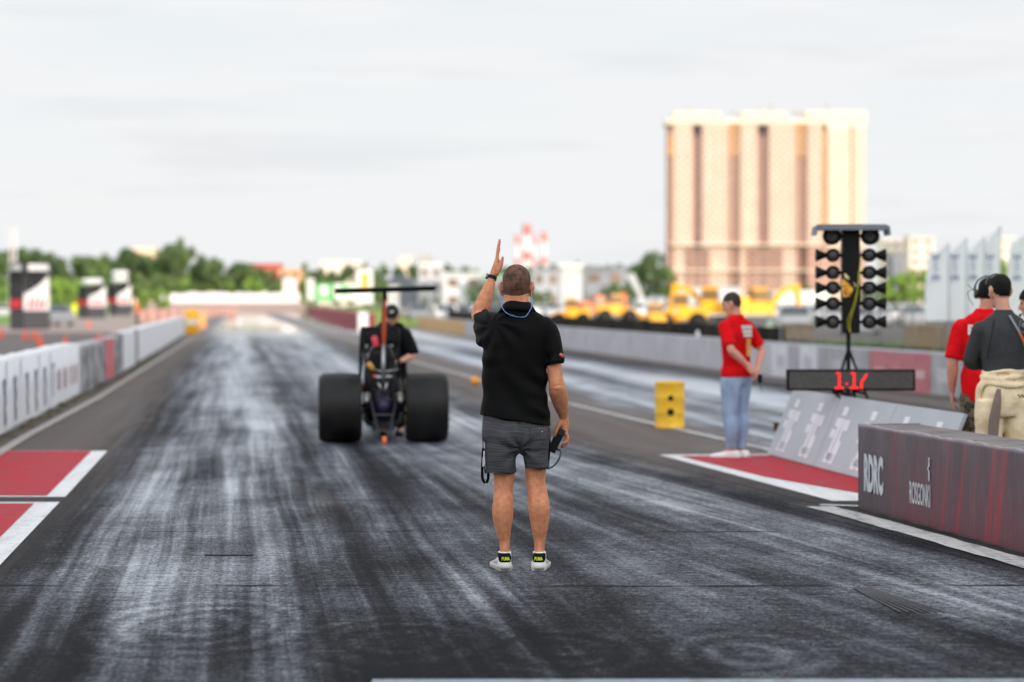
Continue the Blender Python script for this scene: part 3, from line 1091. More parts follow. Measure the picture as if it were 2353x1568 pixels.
def add_hair(Mh, parent, m, grow=1.045, front=.075, back=-.055, side=.01, lift=0.0, voxel=None):
    rs = loft_z(SKULL, 40, 6, 2.1)
    c = V((0, -.005, .02))
    mb = MB()
    mb.rings([[V(p) for p in r_] for r_ in rs])
    keep = []
    vs = [V(p) for p in mb.v]
    rnd = random.Random(5)
    for f in mb.f:
        p = sum((vs[i] for i in f), V()) / len(f)
        a = max(-1, min(1, p.y / .095))
        if a < -.05:
            line = back + (side - back) * (1 - min(1, (-a) / .75)) ** 1.5
        else:
            line = side + (front - side) * min(1, (a + .05) / .75) ** .8
        if p.z > line + rnd.uniform(-.003, .003):
            keep.append(f)
    mb.f = keep; mb.mi = [0] * len(keep)
    nv = []
    for p in vs:
        q = c + (p - c) * grow
        if p.z > .03:
            q.z += lift * (p.z - .03) / .09
        nv.append(tuple(Mh @ q))
    mb.v = nv
    o = mb.build('hair', m, parent, smooth=True)
    return o


def hand(mb, w, d, pn, th, s=1.0, curl=.5, spread=.0, thumb_in=.35):
    """w wrist, d hand direction, pn palm normal, th thumb side direction"""
    w, d, pn, th = V(w), V(d).normalized(), V(pn).normalized(), V(th).normalized()
    mb.limb([w - d * .02 * s, w + d * .02 * s, w + d * .06 * s, w + d * .092 * s], [(.026 * s, .018 * s), (.034 * s, .018 * s), (.042 * s, .016 * s), (.040 * s, .013 * s)], ref=th, n=12, sub=2)
    Ls = [.072, .080, .074, .058]
    for i in range(4):
        off = (1.5 - i) * .0205 * s
        base = w + d * (.088 - abs(i - 1.2) * .003) * s + th * off
        dirn = (d + th * (1.5 - i) * spread).normalized()
        ang = 0
        pts = [base]
        c = curl if not isinstance(curl, (list, tuple)) else curl[i]
        for k, fr in enumerate((.45, .30, .25)):
            ang += c * (.9, 1.1, .8)[k]
            v = dirn * math.cos(ang) + pn * math.sin(ang)
            pts.append(pts[-1] + v * Ls[i] * fr * s)
        r = .0095 * s * (1, 1, .97, .86)[i]
        mb.limb(pts, [r * 1.05, r, r * .93, r * .8], n=8, sub=2)
    tb = w + d * .02 * s + th * .028 * s
    v1 = (d * .75 + th * .55 + pn * thumb_in).normalized()
    v2 = (d * .9 + th * .1 + pn * (thumb_in + .2)).normalized()
    mb.limb([tb - v1 * .01, tb + v1 * .038 * s, tb + v1 * .038 * s + v2 * .030 * s, tb + v1 * .038 * s + v2 * .055 * s], [.017 * s, .0135 * s, .011 * s, .009 * s], n=8, sub=2)


def arm_chain(Sh, El, Wr, k=1.0):
    Sh, El, Wr = V(Sh), V(El), V(Wr)
    pts = [Sh, Sh.lerp(El, .35), Sh.lerp(El, .75), El, El.lerp(Wr, .25), El.lerp(Wr, .6), El.lerp(Wr, .9), Wr]
    rd = [.056 * k, .050 * k, .043 * k, .041 * k, .045 * k, .038 * k, .028 * k, .026 * k]
    return pts, rd


def leg_chain(Hp, Kn, An, k=1.0, back=(0, -1, 0)):
    Hp, Kn, An, bk = V(Hp), V(Kn), V(An), V(back)
    pts = [Hp, Hp.lerp(Kn, .4), Hp.lerp(Kn, .8), Kn, Kn.lerp(An, .14) + bk * .006, Kn.lerp(An, .36) + bk * .022, Kn.lerp(An, .6) + bk * .014, Kn.lerp(An, .85), An]
    rd = [(.090 * k, .095 * k), (.082 * k, .088 * k), (.066 * k, .068 * k), (.060 * k, .060 * k), (.056 * k, .058 * k), (.062 * k, .062 * k), (.051 * k, .052 * k), (.034 * k, .042 * k), (.032 * k, .042 * k)]
    return pts, rd


def along(pts, rd, t0, t1, n=5):
    """piece of a chain between parameters (fraction of index)"""
    out, ro = [], []
    N_ = len(pts) - 1
    for i in range(n + 1):
        t = (t0 + (t1 - t0) * i / n) * N_
        k = min(int(t), N_ - 1)
        f = t - k
        a, b = pts[k], pts[k + 1]
        out.append(a.lerp(b, f))
        ra = rd[k] if isinstance(rd[k], tuple) else (rd[k],) * 2
        rb = rd[k + 1] if isinstance(rd[k + 1], tuple) else (rd[k + 1],) * 2
        ro.append((ra[0] * (1 - f) + rb[0] * f, ra[1] * (1 - f) + rb[1] * f))
    return out, ro


def folds(amp, freq=(14, 14, 26), seed=0, zdir=(.5, .2, 1)):
    rn = np.random.RandomState(seed)
    ws = [(rn.normal(size=3) * np.array(freq) / 3, rn.uniform(0, 6.28)) for _ in range(7)]

    def fn(co, no):
        d = np.zeros(len(co))
        warp = .06 * np.sin(co @ np.array([9., 4., 7.]) + seed) + .04 * np.sin(co @ np.array([-5., 8., 13.]))
        for w, p in ws:
            s_ = np.sin(co @ w + p + warp * 18)
            d += np.sign(s_) * np.abs(s_) ** 1.5
        return d / 3.2 * amp
    return fn


def shoe(parent, c, yaw, m_up, m_sole, L=.29, W=.052, name='shoe', high=.085):
    """c = ankle ground point; toe towards +y rotated by yaw"""
    M = Matrix.Translation(V(c)) @ Matrix.Rotation(yaw, 4, 'Z')
    secs = [(-.085, .030, .036), (-.075, .036, .075), (-.045, .038, high), (.0, .040, high), (.05, .044, .072), (.11, .050, .055), (.16, .050, .047), (.195, .040, .040), (.21, .022, .030)]
    k = L / .295
    mb = MB()
    rs = []
    for y, w, h in secs:
        ring = []
        for i in range(16):
            a = 2 * math.pi * i / 16
            cx_, sz = math.cos(a), math.sin(a)
            cx_ = math.copysign(abs(cx_) ** .8, cx_)
            z = .022 + (h - .022) * (sz * .5 + .5)
            wid = w * (1 - .25 * max(0, sz)) * W / .05
            ring.append(M @ V((wid * cx_, y * k, z)))
        rs.append(ring)
    mb.rings(rs)
    up = mb.build(name, m_up, parent, smooth=True)
    md = up.modifiers.new('s', 'SUBSURF'); md.levels = 1; md.render_levels = 1
    mb = MB()
    rs = []
    out = [(-.092, .030), (-.08, .040), (-.03, .043), (.04, .043), (.11, .054), (.17, .052), (.20, .040), (.215, .02)]
    poly = [(w * W / .05, y * k) for y, w in out] + [(-w * W / .05, y * k) for y, w in out[::-1]]
    for z, f in ((.0, .93), (.006, 1.0), (.026, 1.02), (.032, .98)):
        rs.append([M @ V((x * f, y * (1 + (f - 1) * .3), z + (.006 if (z < .01 and y > .17 * k) else 0))) for x, y in poly])
    mb.rings(rs)
    mb.build('sole', m_sole, up, smooth=True)
    return up, M


def figure(name, label, loc, rz, P, lod=1.0):
    """a clothed standing figure from joint positions; +Y is the way the chest faces"""
    root = empty(name, loc, rz, label, 'person', P.get('group'))
    skin = P.get('skin', M_SKIN2)
    k = P.get('k', 1.0)
    Mh = head_matrix(P['head'], P.get('hs', 1.0), R(P.get('yaw', 0)), R(P.get('pitch', 0)))
    mb = MB()
    add_head(mb, Mh)
    hc = V(P['head'])
    nb = V(P['neck'])
    mb.limb([nb - V((0, 0, .05)), nb, nb.lerp(Mh @ V((0, -.02, -.07)), .6), Mh @ V((0, -.015, -.05))], [.07 * k, .060 * k, .056 * k, .058 * k], n=14, sub=2)
    tor = P['torso']
    mb.rings(loft_z([(z, cx, cy, rx * .92, ry * .9) for z, cx, cy, rx, ry, *_ in tor], 20, 3))
    chains = {}
    for s_ in 'LR':
        pts, rd = arm_chain(*P['arm' + s_], k=P.get('armk', 1.0))
        chains[s_] = (pts, rd)
        mb.limb(pts, rd, ref=(0, 1, 0), n=14, sub=3)
        hd = P['hand' + s_]
        hand(mb, pts[-1], *hd[:3], s=P.get('hk', 1.0), curl=hd[3], thumb_in=hd[4] if len(hd) > 4 else .35)
    lch = {}
    for s_ in 'LR':
        pts, rd = leg_chain(*P['leg' + s_], k=P.get('legk', 1.0))
        lch[s_] = (pts, rd)
        mb.limb(pts, rd, ref=(1, 0, 0), n=16, sub=3)
        a = pts[-1]
        fy = R(P.get('foot' + s_, 0))
        fd = V((-math.sin(fy), math.cos(fy), 0))
        mb.limb([a, a - V((0, 0, .03)) + fd * .03, V((a.x, a.y, .045)) + fd * .09], [.032, .036, .03], n=10, sub=2)
    body = mb.remesh('body', skin, root, voxel=.0065 * lod, smooth=2)
    add_eyes(Mh, root)
    if P.get('hair'):
        add_hair(Mh, root, P['hair'], **P.get('hairopt', {}))
    # shirt
    sh = P['shirt']
    mb = MB()
    ts = [t_ for t_ in sh.get('secs', tor)]
    mb.rings(loft_z(ts, 28, 4, 2.35))
    for s_ in 'LR':
        e = sh['sleeve']
        pts, ro = along(*chains[s_], 0, e, 6)
        ad = sh.get('ease', .016)
        mb.limb(pts, [(r_[0] + ad * (1 + .5 * i / 6), r_[1] + ad * (1 + .5 * i / 6)) for i, r_ in enumerate(ro)], ref=(0, 1, 0), n=18, sub=2, roundcap=False)
        mb.ball(chains[s_][0][0], sh.get('cap', .07), 14)
    shirt = mb.remesh('shirt', sh['mat'], root, voxel=.008 * lod, smooth=3, fn=folds(sh.get('fold', .004), seed=sh.get('seed', 1)))
    # trousers
    pa = P['pants']
    mb = MB()
    hips = pa['secs']
    mb.rings(loft_z(hips, 24, 3, 2.3))
    for s_ in 'LR':
        pts, ro = along(*lch[s_], 0.0, pa['to'], 8)
        ad0, ad1 = pa.get('ease', (.012, .022))
        mb.limb(pts, [(r_[0] + ad0 + (ad1 - ad0) * i / 8, r_[1] + ad0 + (ad1 - ad0) * i / 8) for i, r_ in enumerate(ro)], ref=(1, 0, 0), n=18, sub=2, roundcap=False)
    trousers = mb.remesh(pa.get('name', 'trousers'), pa['mat'], root, voxel=.008 * lod, smooth=3, fn=folds(pa.get('fold', .005), seed=pa.get('seed', 3), freq=(16, 16, 34)))
    for s_ in 'LR':
        a = lch[s_][0][-1]
        shoe(root, (a.x, a.y, 0), R(P.get('foot' + s_, 0)), P['shoe'][0], P['shoe'][1], L=P.get('shl', .29), W=P.get('shw', .052))
    return root, dict(Mh=Mh, chains=chains, legs=lch, body=body, shirt=shirt, trousers=trousers)


TORSO = [(.80, 0, 0, .155, .110), (.92, 0, 0, .168, .122), (1.02, 0, 0, .162, .116), (1.12, 0, 0, .162, .114), (1.25, 0, 0, .176, .122), (1.38, 0, 0, .192, .122),
         (1.45, 0, 0, .190, .108), (1.505, 0, 0, .145, .090), (1.545, 0, 0, .085, .072), (1.575, 0, 0, .066, .064)]


def scale_secs(secs, s, dx=0, lean=(0, 0), w=1.0, z0=.9):
    return [(z * s, dx + lean[0] * max(0, z - z0), lean[1] * max(0, z - z0), rx * s * w, ry * s * w) for z, cx, cy, rx, ry, *_ in secs]


# ---- the man in shorts in the middle (joints read against his height in the photo)
PPM = 377.0
g = ground(1197, 1310)


def mm(px, py, y=0.0):
    return V(((px - 1197) / PPM, y, (1310 - py) / PPM))


m, t, b = newmat('buzz_cut_hair')
tc = t.n('ShaderNodeTexCoord').outputs['Object']
f1 = t.noise(tc, 190, 3, .7); f2 = t.noise(tc, 22, 3, .6)
sx = t.n('ShaderNodeSeparateXYZ', {0: tc})
kk = t.step(t.m('ADD', t.m('MULTIPLY', f1, .55), t.m('MULTIPLY', f2, .45)), .38, .66)
cc = t.mix(kk, (.026, .013, .009), (.22, .095, .055))
edge = t.m('SUBTRACT', 1.0, t.step(sx.outputs[2], 1.655, 1.70))
cc = t.mix(t.m('MULTIPLY', edge, .6), cc, (.24, .11, .075))
t.nt.links.new(cc, b.inputs['Base Color'])
b.inputs['Roughness'].default_value = .7
bpn = t.n('ShaderNodeBump', {'Height': f1, 'Strength': .6, 'Distance': .004})
t.nt.links.new(bpn.outputs[0], b.inputs['Normal'])
M_BUZZ = m
m, t, b = newmat('grey_striped_shorts')
tc = t.n('ShaderNodeTexCoord').outputs['Object']
s3 = t.n('ShaderNodeSeparateXYZ', {0: tc})
warp = t.m('MULTIPLY', t.noise(tc, 6, 2), .05)
zz = t.m('ADD', s3.outputs[2], warp)
stp = t.noise(t.vec(t.m('MULTIPLY', s3.outputs[0], 5.0), t.m('MULTIPLY', s3.outputs[1], 5.0), t.m('MULTIPLY', zz, 330.0)), 1, 2, .6)
cc = t.mix(t.step(stp, .40, .60), (.032, .034, .039), (.088, .092, .104))
cc = t.mix(t.m('MULTIPLY', t.step(zz, .84, .835), .22), cc, (.01, .01, .012))
t.nt.links.new(cc, b.inputs['Base Color'])
b.inputs['Roughness'].default_value = .8
bpn = t.n('ShaderNodeBump', {'Height': t.noise(tc, 18, 4), 'Strength': .35, 'Distance': .02})
t.nt.links.new(bpn.outputs[0], b.inputs['Normal'])
M_SHORTS = m

man = empty('person', (g[0], g[1], 0), 0, 'man seen from behind in black polo and grey shorts with one arm raised', 'person')
hcen = mm(1187, 662); hcen.y = .01
Mh = head_matrix(hcen, 1.10, R(-4), R(-4))
mb = MB()
add_head(mb, Mh)
mb.limb([mm(1188, 725, -.02), mm(1188, 704, -.02), mm(1187, 690, -.012), mm(1187, 668, -.012)], [(.085, .075), (.076, .068), (.074, .066), (.072, .066)], n=16, sub=3)
SH = [(.912, -.030, .0, .222, .150, -.16), (.945, -.032, 0, .212, .146, -.12), (1.02, -.036, 0, .203, .138, -.04), (1.12, -.038, 0, .198, .132), (1.25, -.038, 0, .201, .134), (1.36, -.034, 0, .207, .136),
      (1.44, -.026, 0, .207, .130), (1.50, -.020, 0, .192, .118), (1.545, -.020, -.004, .162, .102), (1.58, -.022, -.010, .112, .086), (1.605, -.024, -.014, .084, .076), (1.615, -.024, -.014, .078, .072)]
mb.rings(loft_z([(max(z, .95), cx, cy, rx * .84, ry * .82) for z, cx, cy, rx, ry, *_ in SH], 20, 3))
# right arm (hanging, holding the control box)
rs_, re_, rwt = mm(1259, 757), mm(1279, 886, -.045), mm(1296, 962, .075)
pr_, rr_ = arm_chain(rs_, re_, rwt, 1.10)
rr_ = [.046, .046, .046, .049, (.056, .052), (.046, .042), (.031, .030), (.029, .027)]
rr_ = [(a, a) if not isinstance(a, tuple) else a for a in rr_]
mb.limb(pr_, rr_, ref=(1, 0, 0), n=16, sub=3)
w = rwt
# palm and fingers round the box
mb.limb([w, w + V((.004, .008, -.035)), w + V((.006, .012, -.075)), w + V((.008, .014, -.098))], [(.028, .024), (.030, .036), (.022, .040), (.017, .038)], ref=(1, 0, 0), n=12, sub=2)
for i, (yo, ln, dz) in enumerate(((.040, 1.0, 0), (.018, 1.08, -.004), (-.004, 1.0, -.004), (-.025, .85, 0))):
    p0 = w + V((.012, .012 + yo, -.090 + dz))
    mb.limb([p0, p0 + V((.014, 0, -.034)) * ln, p0 + V((.002, -.004, -.066)) * ln, p0 + V((-.022, -.008, -.080)) * ln], [.0115, .0108, .010, .0085], n=8, sub=2)
mb.limb([w + V((-.014, -.012, -.020)), w + V((-.038, -.022, -.055)), w + V((-.050, -.024, -.088)), w + V((-.056, -.022, -.108))], [.018, .0145, .012, .0095], n=8, sub=2)
# left arm raised
ls_, le_, lwt = mm(1130, 752), mm(1100, 727, .235), mm(1131, 636, .30)
pl_, rl_ = arm_chain(ls_, le_, lwt, 1.1)
rl_ = [(.045, .045), (.045, .045), (.045, .045), (.050, .048), (.052, .050), (.041, .042), (.027, .031), (.024, .030)]
mb.limb(pl_, rl_, ref=(1, 0, 0), n=16, sub=3)
w = lwt
kn = mm(1142, 596, .315)
mb.limb([w, w.lerp(kn, .4) + V((.006, 0, 0)), w.lerp(kn, .8) + V((.004, 0, 0)), kn], [(.023, .030), (.027, .040), (.021, .043), (.016, .041)], ref=(1, 0, 0), n=12, sub=2)
for i, (yo, tip, bx) in enumerate(((-.032, mm(1146, 559, .29), .002), (-.011, mm(1147.5, 549, .305), 0), (.011, mm(1148, 553, .325), -.002), (.031, mm(1147, 568, .345), -.004))):
    p0 = kn + V((bx, yo, -.004))
    mb.limb([p0, p0.lerp(tip, .4) + V((-.004, 0, 0)), p0.lerp(tip, .75) + V((-.002, 0, 0)), tip], [.0115, .0105, .0098, .0075], n=8, sub=2)
mb.limb([w.lerp(kn, .2) + V((.018, -.022, 0)), w.lerp(kn, .55) + V((.028, -.034, 0)), mm(1152, 603, .27), mm(1154.5, 591, .268)], [.017, .0155, .0125, .0095], n=8, sub=2)
# legs
LL = [mm(1150, 985), mm(1151, 1040), mm(1158, 1085), mm(1158, 1110), mm(1157, 1130, -.006), mm(1155.5, 1176, -.022), mm(1156, 1212, -.012), mm(1159, 1240), mm(1160, 1258), mm(1160, 1275)]
LR = [(.085, .10), (.072, .085), (.066, .067), (.060, .060), (.058, .059), (.0655, .067), (.052, .053), (.035, .041), (.031, .040), (.033, .042)]
RL = [mm(1230, 985), mm(1232, 1040), mm(1231, 1075), mm(1231, 1105), mm(1234, 1128, -.006), mm(1239, 1168, -.022), mm(1240, 1210, -.012), mm(1240, 1242), mm(1239.5, 1260), mm(1239.5, 1277)]
RR = [(.078, .10), (.068, .085), (.066, .067), (.0605, .060), (.060, .060), (.0665, .067), (.053, .053), (.036, .041), (.032, .041), (.033, .043)]
mb.limb(LL, LR, n=18, sub=4)
mb.limb(RL, RR, n=18, sub=4)
for px in (1160, 1239.5):
    a = mm(px, 1278)
    mb.limb([a, V((a.x, .03, .055)), V((a.x, .10, .045))], [.034, .036, .028], n=10, sub=2)


def muscle(co, no):
    x, y, z = co[:, 0], co[:, 1], co[:, 2]
    d = np.zeros(len(co))
    G = lambda v_, c_, w_: np.exp(-((v_ - c_) / w_) ** 2)
    bk = (no[:, 1] < 0) * np.clip(-no[:, 1], 0, 1)
    for xk, kz, sg in ((-.105, .57, -1), (.090, .575, 1)):
        for q in (-1, 1):
            d += bk * .0055 * G(x, xk + q * .034, .011) * G(z, kz + .01, .055)
        d -= bk * .0055 * G(x, xk, .018) * G(z, kz, .04)
        xc_ = xk + sg * .012
        d += bk * .0065 * G(x, xc_ - .026, .020) * G(z, .385, .06)
        d += bk * .0060 * G(x, xc_ + .028, .018) * G(z, .40, .055)
        d -= bk * .0035 * G(x, xc_, .010) * G(z, .38, .09)
        for q in (-1, 1):
            d -= bk * .0045 * G(x, xc_ - sg * .004 + q * .020, .010) * G(z, .17, .07)
    d -= bk * .004 * G(z, 1.125 + .15 * (x - .22), .006) * G(x, .222, .035)
    d += bk * .004 * G(z, 1.108, .012) * G(x, .222, .03)
    return d


mb.remesh('body', M_SKIN, man, voxel=.0046, smooth=2, fn=muscle)
add_eyes(Mh, man)
add_hair(Mh, man, M_BUZZ, grow=1.03, front=.085, back=-.068, side=-.008)
# shirt
mb = MB()
mb.rings(loft_z(SH, 36, 5, 2.4))
mb.limb([mm(1240, 752), mm(1258, 765), mm(1268, 795, -.015), mm(1276, 839, -.03)], [(.078, .085), (.074, .085), (.066, .078), (.060, .078)], n=20, sub=3, roundcap=False)
mb.ball(mm(1252, 757), (.070, .085, .078), 18)
mb.limb([mm(1150, 757), mm(1132, 752, .03), mm(1119, 745, .10), mm(1110, 741, .165)], [(.085, .09), (.084, .088), (.078, .082), (.072, .080)], ref=(1, 0, 0), n=20, sub=3, roundcap=False)
mb.limb([mm(1188, 722, -.012), mm(1188, 708, -.014)], [(.090, .082), (.084, .078)], n=24, roundcap=False)
mb.limb([mm(1128, 782, .0), mm(1116, 774, .06), mm(1109, 764, .13)], [(.070, .09), (.066, .085), (.058, .08)], ref=(1, 0, 0), n=18, sub=3, roundcap=False)


def shirt_folds(co, no):
    x, y, z = co[:, 0], co[:, 1], co[:, 2]
    d = np.zeros(len(co))
    # long diagonal drapes from the left hem towards the right shoulder blade, seen on his back
    wv = x * 12 + z * 21 + .9 * np.sin(z * 9 + x * 4) + .5 * np.sin(x * 17)
    mk = np.clip((1.32 - z) / .25, 0, 1) * np.clip((z - .88) / .05, 0, 1)
    d += .0042 * mk * np.abs(np.sin(wv * .9)) ** 1.6
    d -= .0035 * mk * np.exp(-((x - .12) / .07) ** 2) * np.sin(z * 60 + x * 25)
    # radiating creases at the raised shoulder
    r = np.hypot(x + .17, z - 1.50); a = np.arctan2(z - 1.50, x + .17)
    d += .0045 * np.exp(-((r - .13) / .08) ** 2) * np.sin(a * 9 + r * 18)
    d += .003 * np.exp(-((z - 1.30) / .1) ** 2) * np.exp(-((x + .2) / .08) ** 2) * np.sin(z * 55)
    d += .0022 * np.sin(x * 31 + z * 13 + 2 * np.sin(z * 11)) * np.clip((1.45 - z) / .3, 0, 1)
    d += .003 * np.exp(-((z - 1.27) / .06) ** 2) * (x > .15) * np.sin(z * 70 - x * 30)
    return d * 1.6 - .003


mb.remesh('polo_shirt', M_BLKS, man, voxel=.0055, smooth=5, fn=shirt_folds)
mb = MB()     # fold-down collar
rs = []
for z, cx, cy, rx, ry in ((1.572, -.024, -.022, .116, .098), (1.596, -.024, -.020, .101, .090), (1.622, -.024, -.014, .083, .078), (1.626, -.024, -.013, .078, .074), (1.605, -.024, -.013, .077, .072)):
    rs.append([V((cx + rx * math.cos(a), cy + ry * math.sin(a), z - .012 * math.sin(a) + .004 * math.cos(3 * a))) for a in [2 * math.pi * i / 36 for i in range(36)]])
mb.rings(rs, cap=False)
c_ = mb.build('collar', M_BLKS, man, smooth=True)
c_.modifiers.new('s', 'SOLIDIFY').thickness = .003
mb = MB()     # small dark emblem below the collar
for sx_ in (-1, 1):
    mb.limb([V((-.055 + sx_ * .012, -.112, 1.556)), V((-.055, -.114, 1.550)), V((-.055 + sx_ * .012, -.1165, 1.543))], [.0025] * 3, n=6, sub=2)
mb.build('emblem', mat('dark_grey_print', (.035, .035, .037), .5), man)
mb = MB()     # badge on the right sleeve
bx_ = mm(1291, 817)
mb.limb([bx_ + V((-.010, -.075, .004)), bx_ + V((-.002, -.070, -.004)), bx_ + V((.004, -.064, -.004))], [(.012, .016)] * 3, n=10)
bdg = mb.build('badge', mat('badge_print', (.85, .55, .08), .5, var=.8, scale=110, c2=(.8, .1, .08), contrast=True), man, smooth=True)
# shorts
mb = MB()
mb.rings(loft_z([(.985, -.032, 0, .195, .130), (.93, -.032, 0, .201, .138), (.86, -.030, 0, .204, .142), (.80, -.028, 0, .205, .140), (.765, -.026, 0, .185, .125), (.725, -.015, 0, .09, .10), (.70, -.010, 0, .04, .07)][::-1], 28, 3, 2.4))
mb.limb([mm(1153, 985), mm(1151, 1015), mm(1150, 1050), mm(1151, 1086)], [(.100, .128), (.101, .125), (.100, .118), (.0945, .112)], n=24, sub=3, roundcap=False, ex=2.3)
mb.limb([mm(1226, 985), mm(1229, 1015), mm(1232, 1045), mm(1234, 1075)], [(.090, .128), (.088, .122), (.082, .112), (.0765, .104)], n=24, sub=3, roundcap=False, ex=2.3)


def short_folds(co, no):
    x, y, z = co[:, 0], co[:, 1], co[:, 2]
    d = .0065 * np.sin(x * 30 + z * 13 + 2.2 * np.sin(z * 12)) * np.clip((.93 - z) / .1, 0, 1)
    r = np.hypot(x, z - .74); a = np.arctan2(z - .74, x + .001)
    d += .006 * np.exp(-(r / .14) ** 2) * np.sin(a * 8)
    d -= .010 * np.exp(-((x + .008) / .012) ** 2) * (y < 0) * np.clip((z - .70) / .05, 0, 1)
    return d


sh_ = mb.remesh('shorts', M_SHORTS, man, voxel=.0055, smooth=3, fn=short_folds)
mb = MB()
mb.limb([mm(1262, 985, -.02), mm(1263.5, 1015, -.03), mm(1262, 1050, -.03), mm(1259, 1071, -.03)], [(.004, .02)] * 4, n=8, sub=2)
mb.limb([mm(1109.5, 985, -.02), mm(1110, 1020, -.03), mm(1112, 1060, -.03), mm(1115, 1088, -.03)], [(.003, .014)] * 4, n=8, sub=2)
mb.build('side_stripe', M_BLKS, sh_, smooth=True)
mb = MB()
pk = [mm(1217, 983), mm(1217, 1001), mm(1222, 1007), mm(1258, 1006), mm(1259, 984)]
for a, c in zip(pk, pk[1:]):
    mb.tube(V((a.x, -.1415 + .02 * (a.x > .13), a.z)), V((c.x, -.1415 + .02 * (c.x > .13), c.z)), .0022, n=5)
mb.build('pocket', mat('pocket_stitch', (.02, .02, .022), .8), sh_)
mb = MB(); a = mm(1245, 990); mb.ball((a.x, -.137, a.z), .005, 8); mb.build('button', mat('brass', (.5, .38, .18), .35, metal=.8), sh_, smooth=True)
# lanyard hanging from his left pocket
mb = MB()
lp = [mm(1111, 1030, -.05), mm(1109, 1065, -.055), mm(1108.5, 1092, -.055), mm(1112, 1106, -.05), mm(1118, 1108, -.045), mm(1122, 1098, -.035), mm(1122, 1086, -.02)]
mb.limb(lp, [(.009, .002)] * 7, ref=(1, .4, 0), n=6, sub=3)
ly = mb.build('lanyard_strap', M_BLKS, sh_, smooth=True)
mb = MB()
mb.limb([mm(1112.5, 1036, -.06), mm(1112, 1070, -.065)], [(.0035, .001)] * 2, n=6)
for k_ in range(5):
    p = mm(1109.5, 1052 + k_ * 4.4, -.066); mb.box(p, (.005, .002, .006))
mb.build('lettering', mat('white_strap_print', (.7, .7, .72), .6), ly)
# socks, shoes
M_SHW = mat('white_leather', (.62, .61, .57), .5, var=.2, scale=14, bump=.2, bscale=60)
M_SHK = mat('black_mesh_fabric', (.006, .006, .007), .7, spec=.12)
M_SOLE = mat('gum_sole', (.60, .50, .42), .6, var=.35, scale=20, c2=(.72, .70, .66))
M_PUMA = mat('neon_yellow', (.70, .95, .02), .5)
for px, yw in ((1155, 9), (1240, -4)):
    a = mm(px if px < 1200 else 1239.5, 1278)
    mb = MB()
    mb.limb([V((a.x + (.012 if px < 1200 else 0), 0, .058)), V((a.x + (.012 if px < 1200 else 0), 0, .113))], [(.043, .050), (.039, .047)], n=18, roundcap=False)
    mb.build('sock', mat('white_sock', (.80, .80, .82), .85), man, smooth=True)
    x_ = -.108 if px < 1200 else .114
    up, Ms = shoe(man, (x_, .015, 0), R(yw), M_SHW, M_SOLE, L=.285, W=.056, high=.100)
    mb = MB()
    rs = []
    for z, w_, yb in ((.050, .030, -.094), (.064, .037, -.095), (.082, .041, -.092), (.100, .039, -.085), (.108, .034, -.076)):
        rs.append([Ms @ V((w_ * math.sin(a_), yb + .001 + (.030 + .02 * (z > .09)) * (1 - math.cos(a_)), z)) for a_ in [R(-115 + 230 * i / 14) for i in range(15)]])
    vs = [p for r_ in rs for p in r_]
    fs = [(k_ * 15 + i, k_ * 15 + i + 1, (k_ + 1) * 15 + i + 1, (k_ + 1) * 15 + i) for k_ in range(4) for i in range(14)]
    mb.add(vs, fs)
    hc_ = mb.build('heel_cup', M_SHK, up, smooth=True)
    hc_.modifiers.new('s', 'SOLIDIFY').thickness = .004
    mb = MB()
    rs = []
    for z, w_, yb in ((.012, .046, -.105), (.03, .047, -.110), (.048, .043, -.104), (.054, .036, -.095)):
        rs.append([Ms @ V((w_ * math.sin(a_), yb + .055 * (1 - math.cos(a_)), z)) for a_ in [R(-100 + 200 * i / 14) for i in range(15)]])
    vs = [p for r_ in rs for p in r_]
    mb.add(vs, [(k_ * 15 + i, k_ * 15 + i + 1, (k_ + 1) * 15 + i + 1, (k_ + 1) * 15 + i) for k_ in range(3) for i in range(14)])
    hh = mb.build('heel_counter', mat('grey_white_rubber', (.66, .66, .65), .5), up, smooth=True)
    hh.modifiers.new('s', 'SOLIDIFY').thickness = .006
    lettering('PUMA', .050, .022, M_PUMA, up, Ms @ basis((0, -.1015, .077), (1, 0, 0), (0, 0, 1)), bold=.03)
# glasses with a cord round the neck
gl = empty('eyeglasses', tuple(V((g[0], g[1], 0)) + Mh @ V((0, 0, 0))), 0, 'thin framed eyeglasses with a pale blue neck cord worn by the man in shorts', 'glasses')
off = Mh @ V((0, 0, 0))
mb = MB()
for sg in (-1, 1):
    mb.path([Mh @ V((sg * .083, -.025, .026)) - off, Mh @ V((sg * .085, .03, .03)) - off, Mh @ V((sg * .066, .098, .028)) - off], .0022, 6)
    mb.lathe([(.022, 0), (.022, .002), (.019, .002), (.019, 0)], tuple(Mh @ V((sg * .034, .108, .012)) - off), 'Y', 18)
mb.path([Mh @ V((-.014, .11, .018)) - off, Mh @ V((.014, .11, .018)) - off], .002, 6)
mb.build('frame', M_BLACK, gl, smooth=True)
mb = MB()
cp = [Mh @ V((-.086, -.022, .022)), mm(1148.5, 680, -.03), mm(1152, 700, -.07), mm(1155, 709, -.100), mm(1163, 719, -.112), mm(1175, 725, -.119), mm(1188, 728.5, -.123), mm(1206, 728.5, -.120), mm(1215, 718, -.112), mm(1221, 706, -.096), mm(1222, 690, -.05), mm(1221, 678, -.03), Mh @ V((.086, -.022, .020))]
cp2 = []
for p in cp:
    cp2.append(V(p) - off)
mb.limb(cp2, [.0026] * len(cp2), n=6, sub=3)
mb.build('cord', mat('pale_blue_cord', (.16, .27, .60), .5), gl, smooth=True)
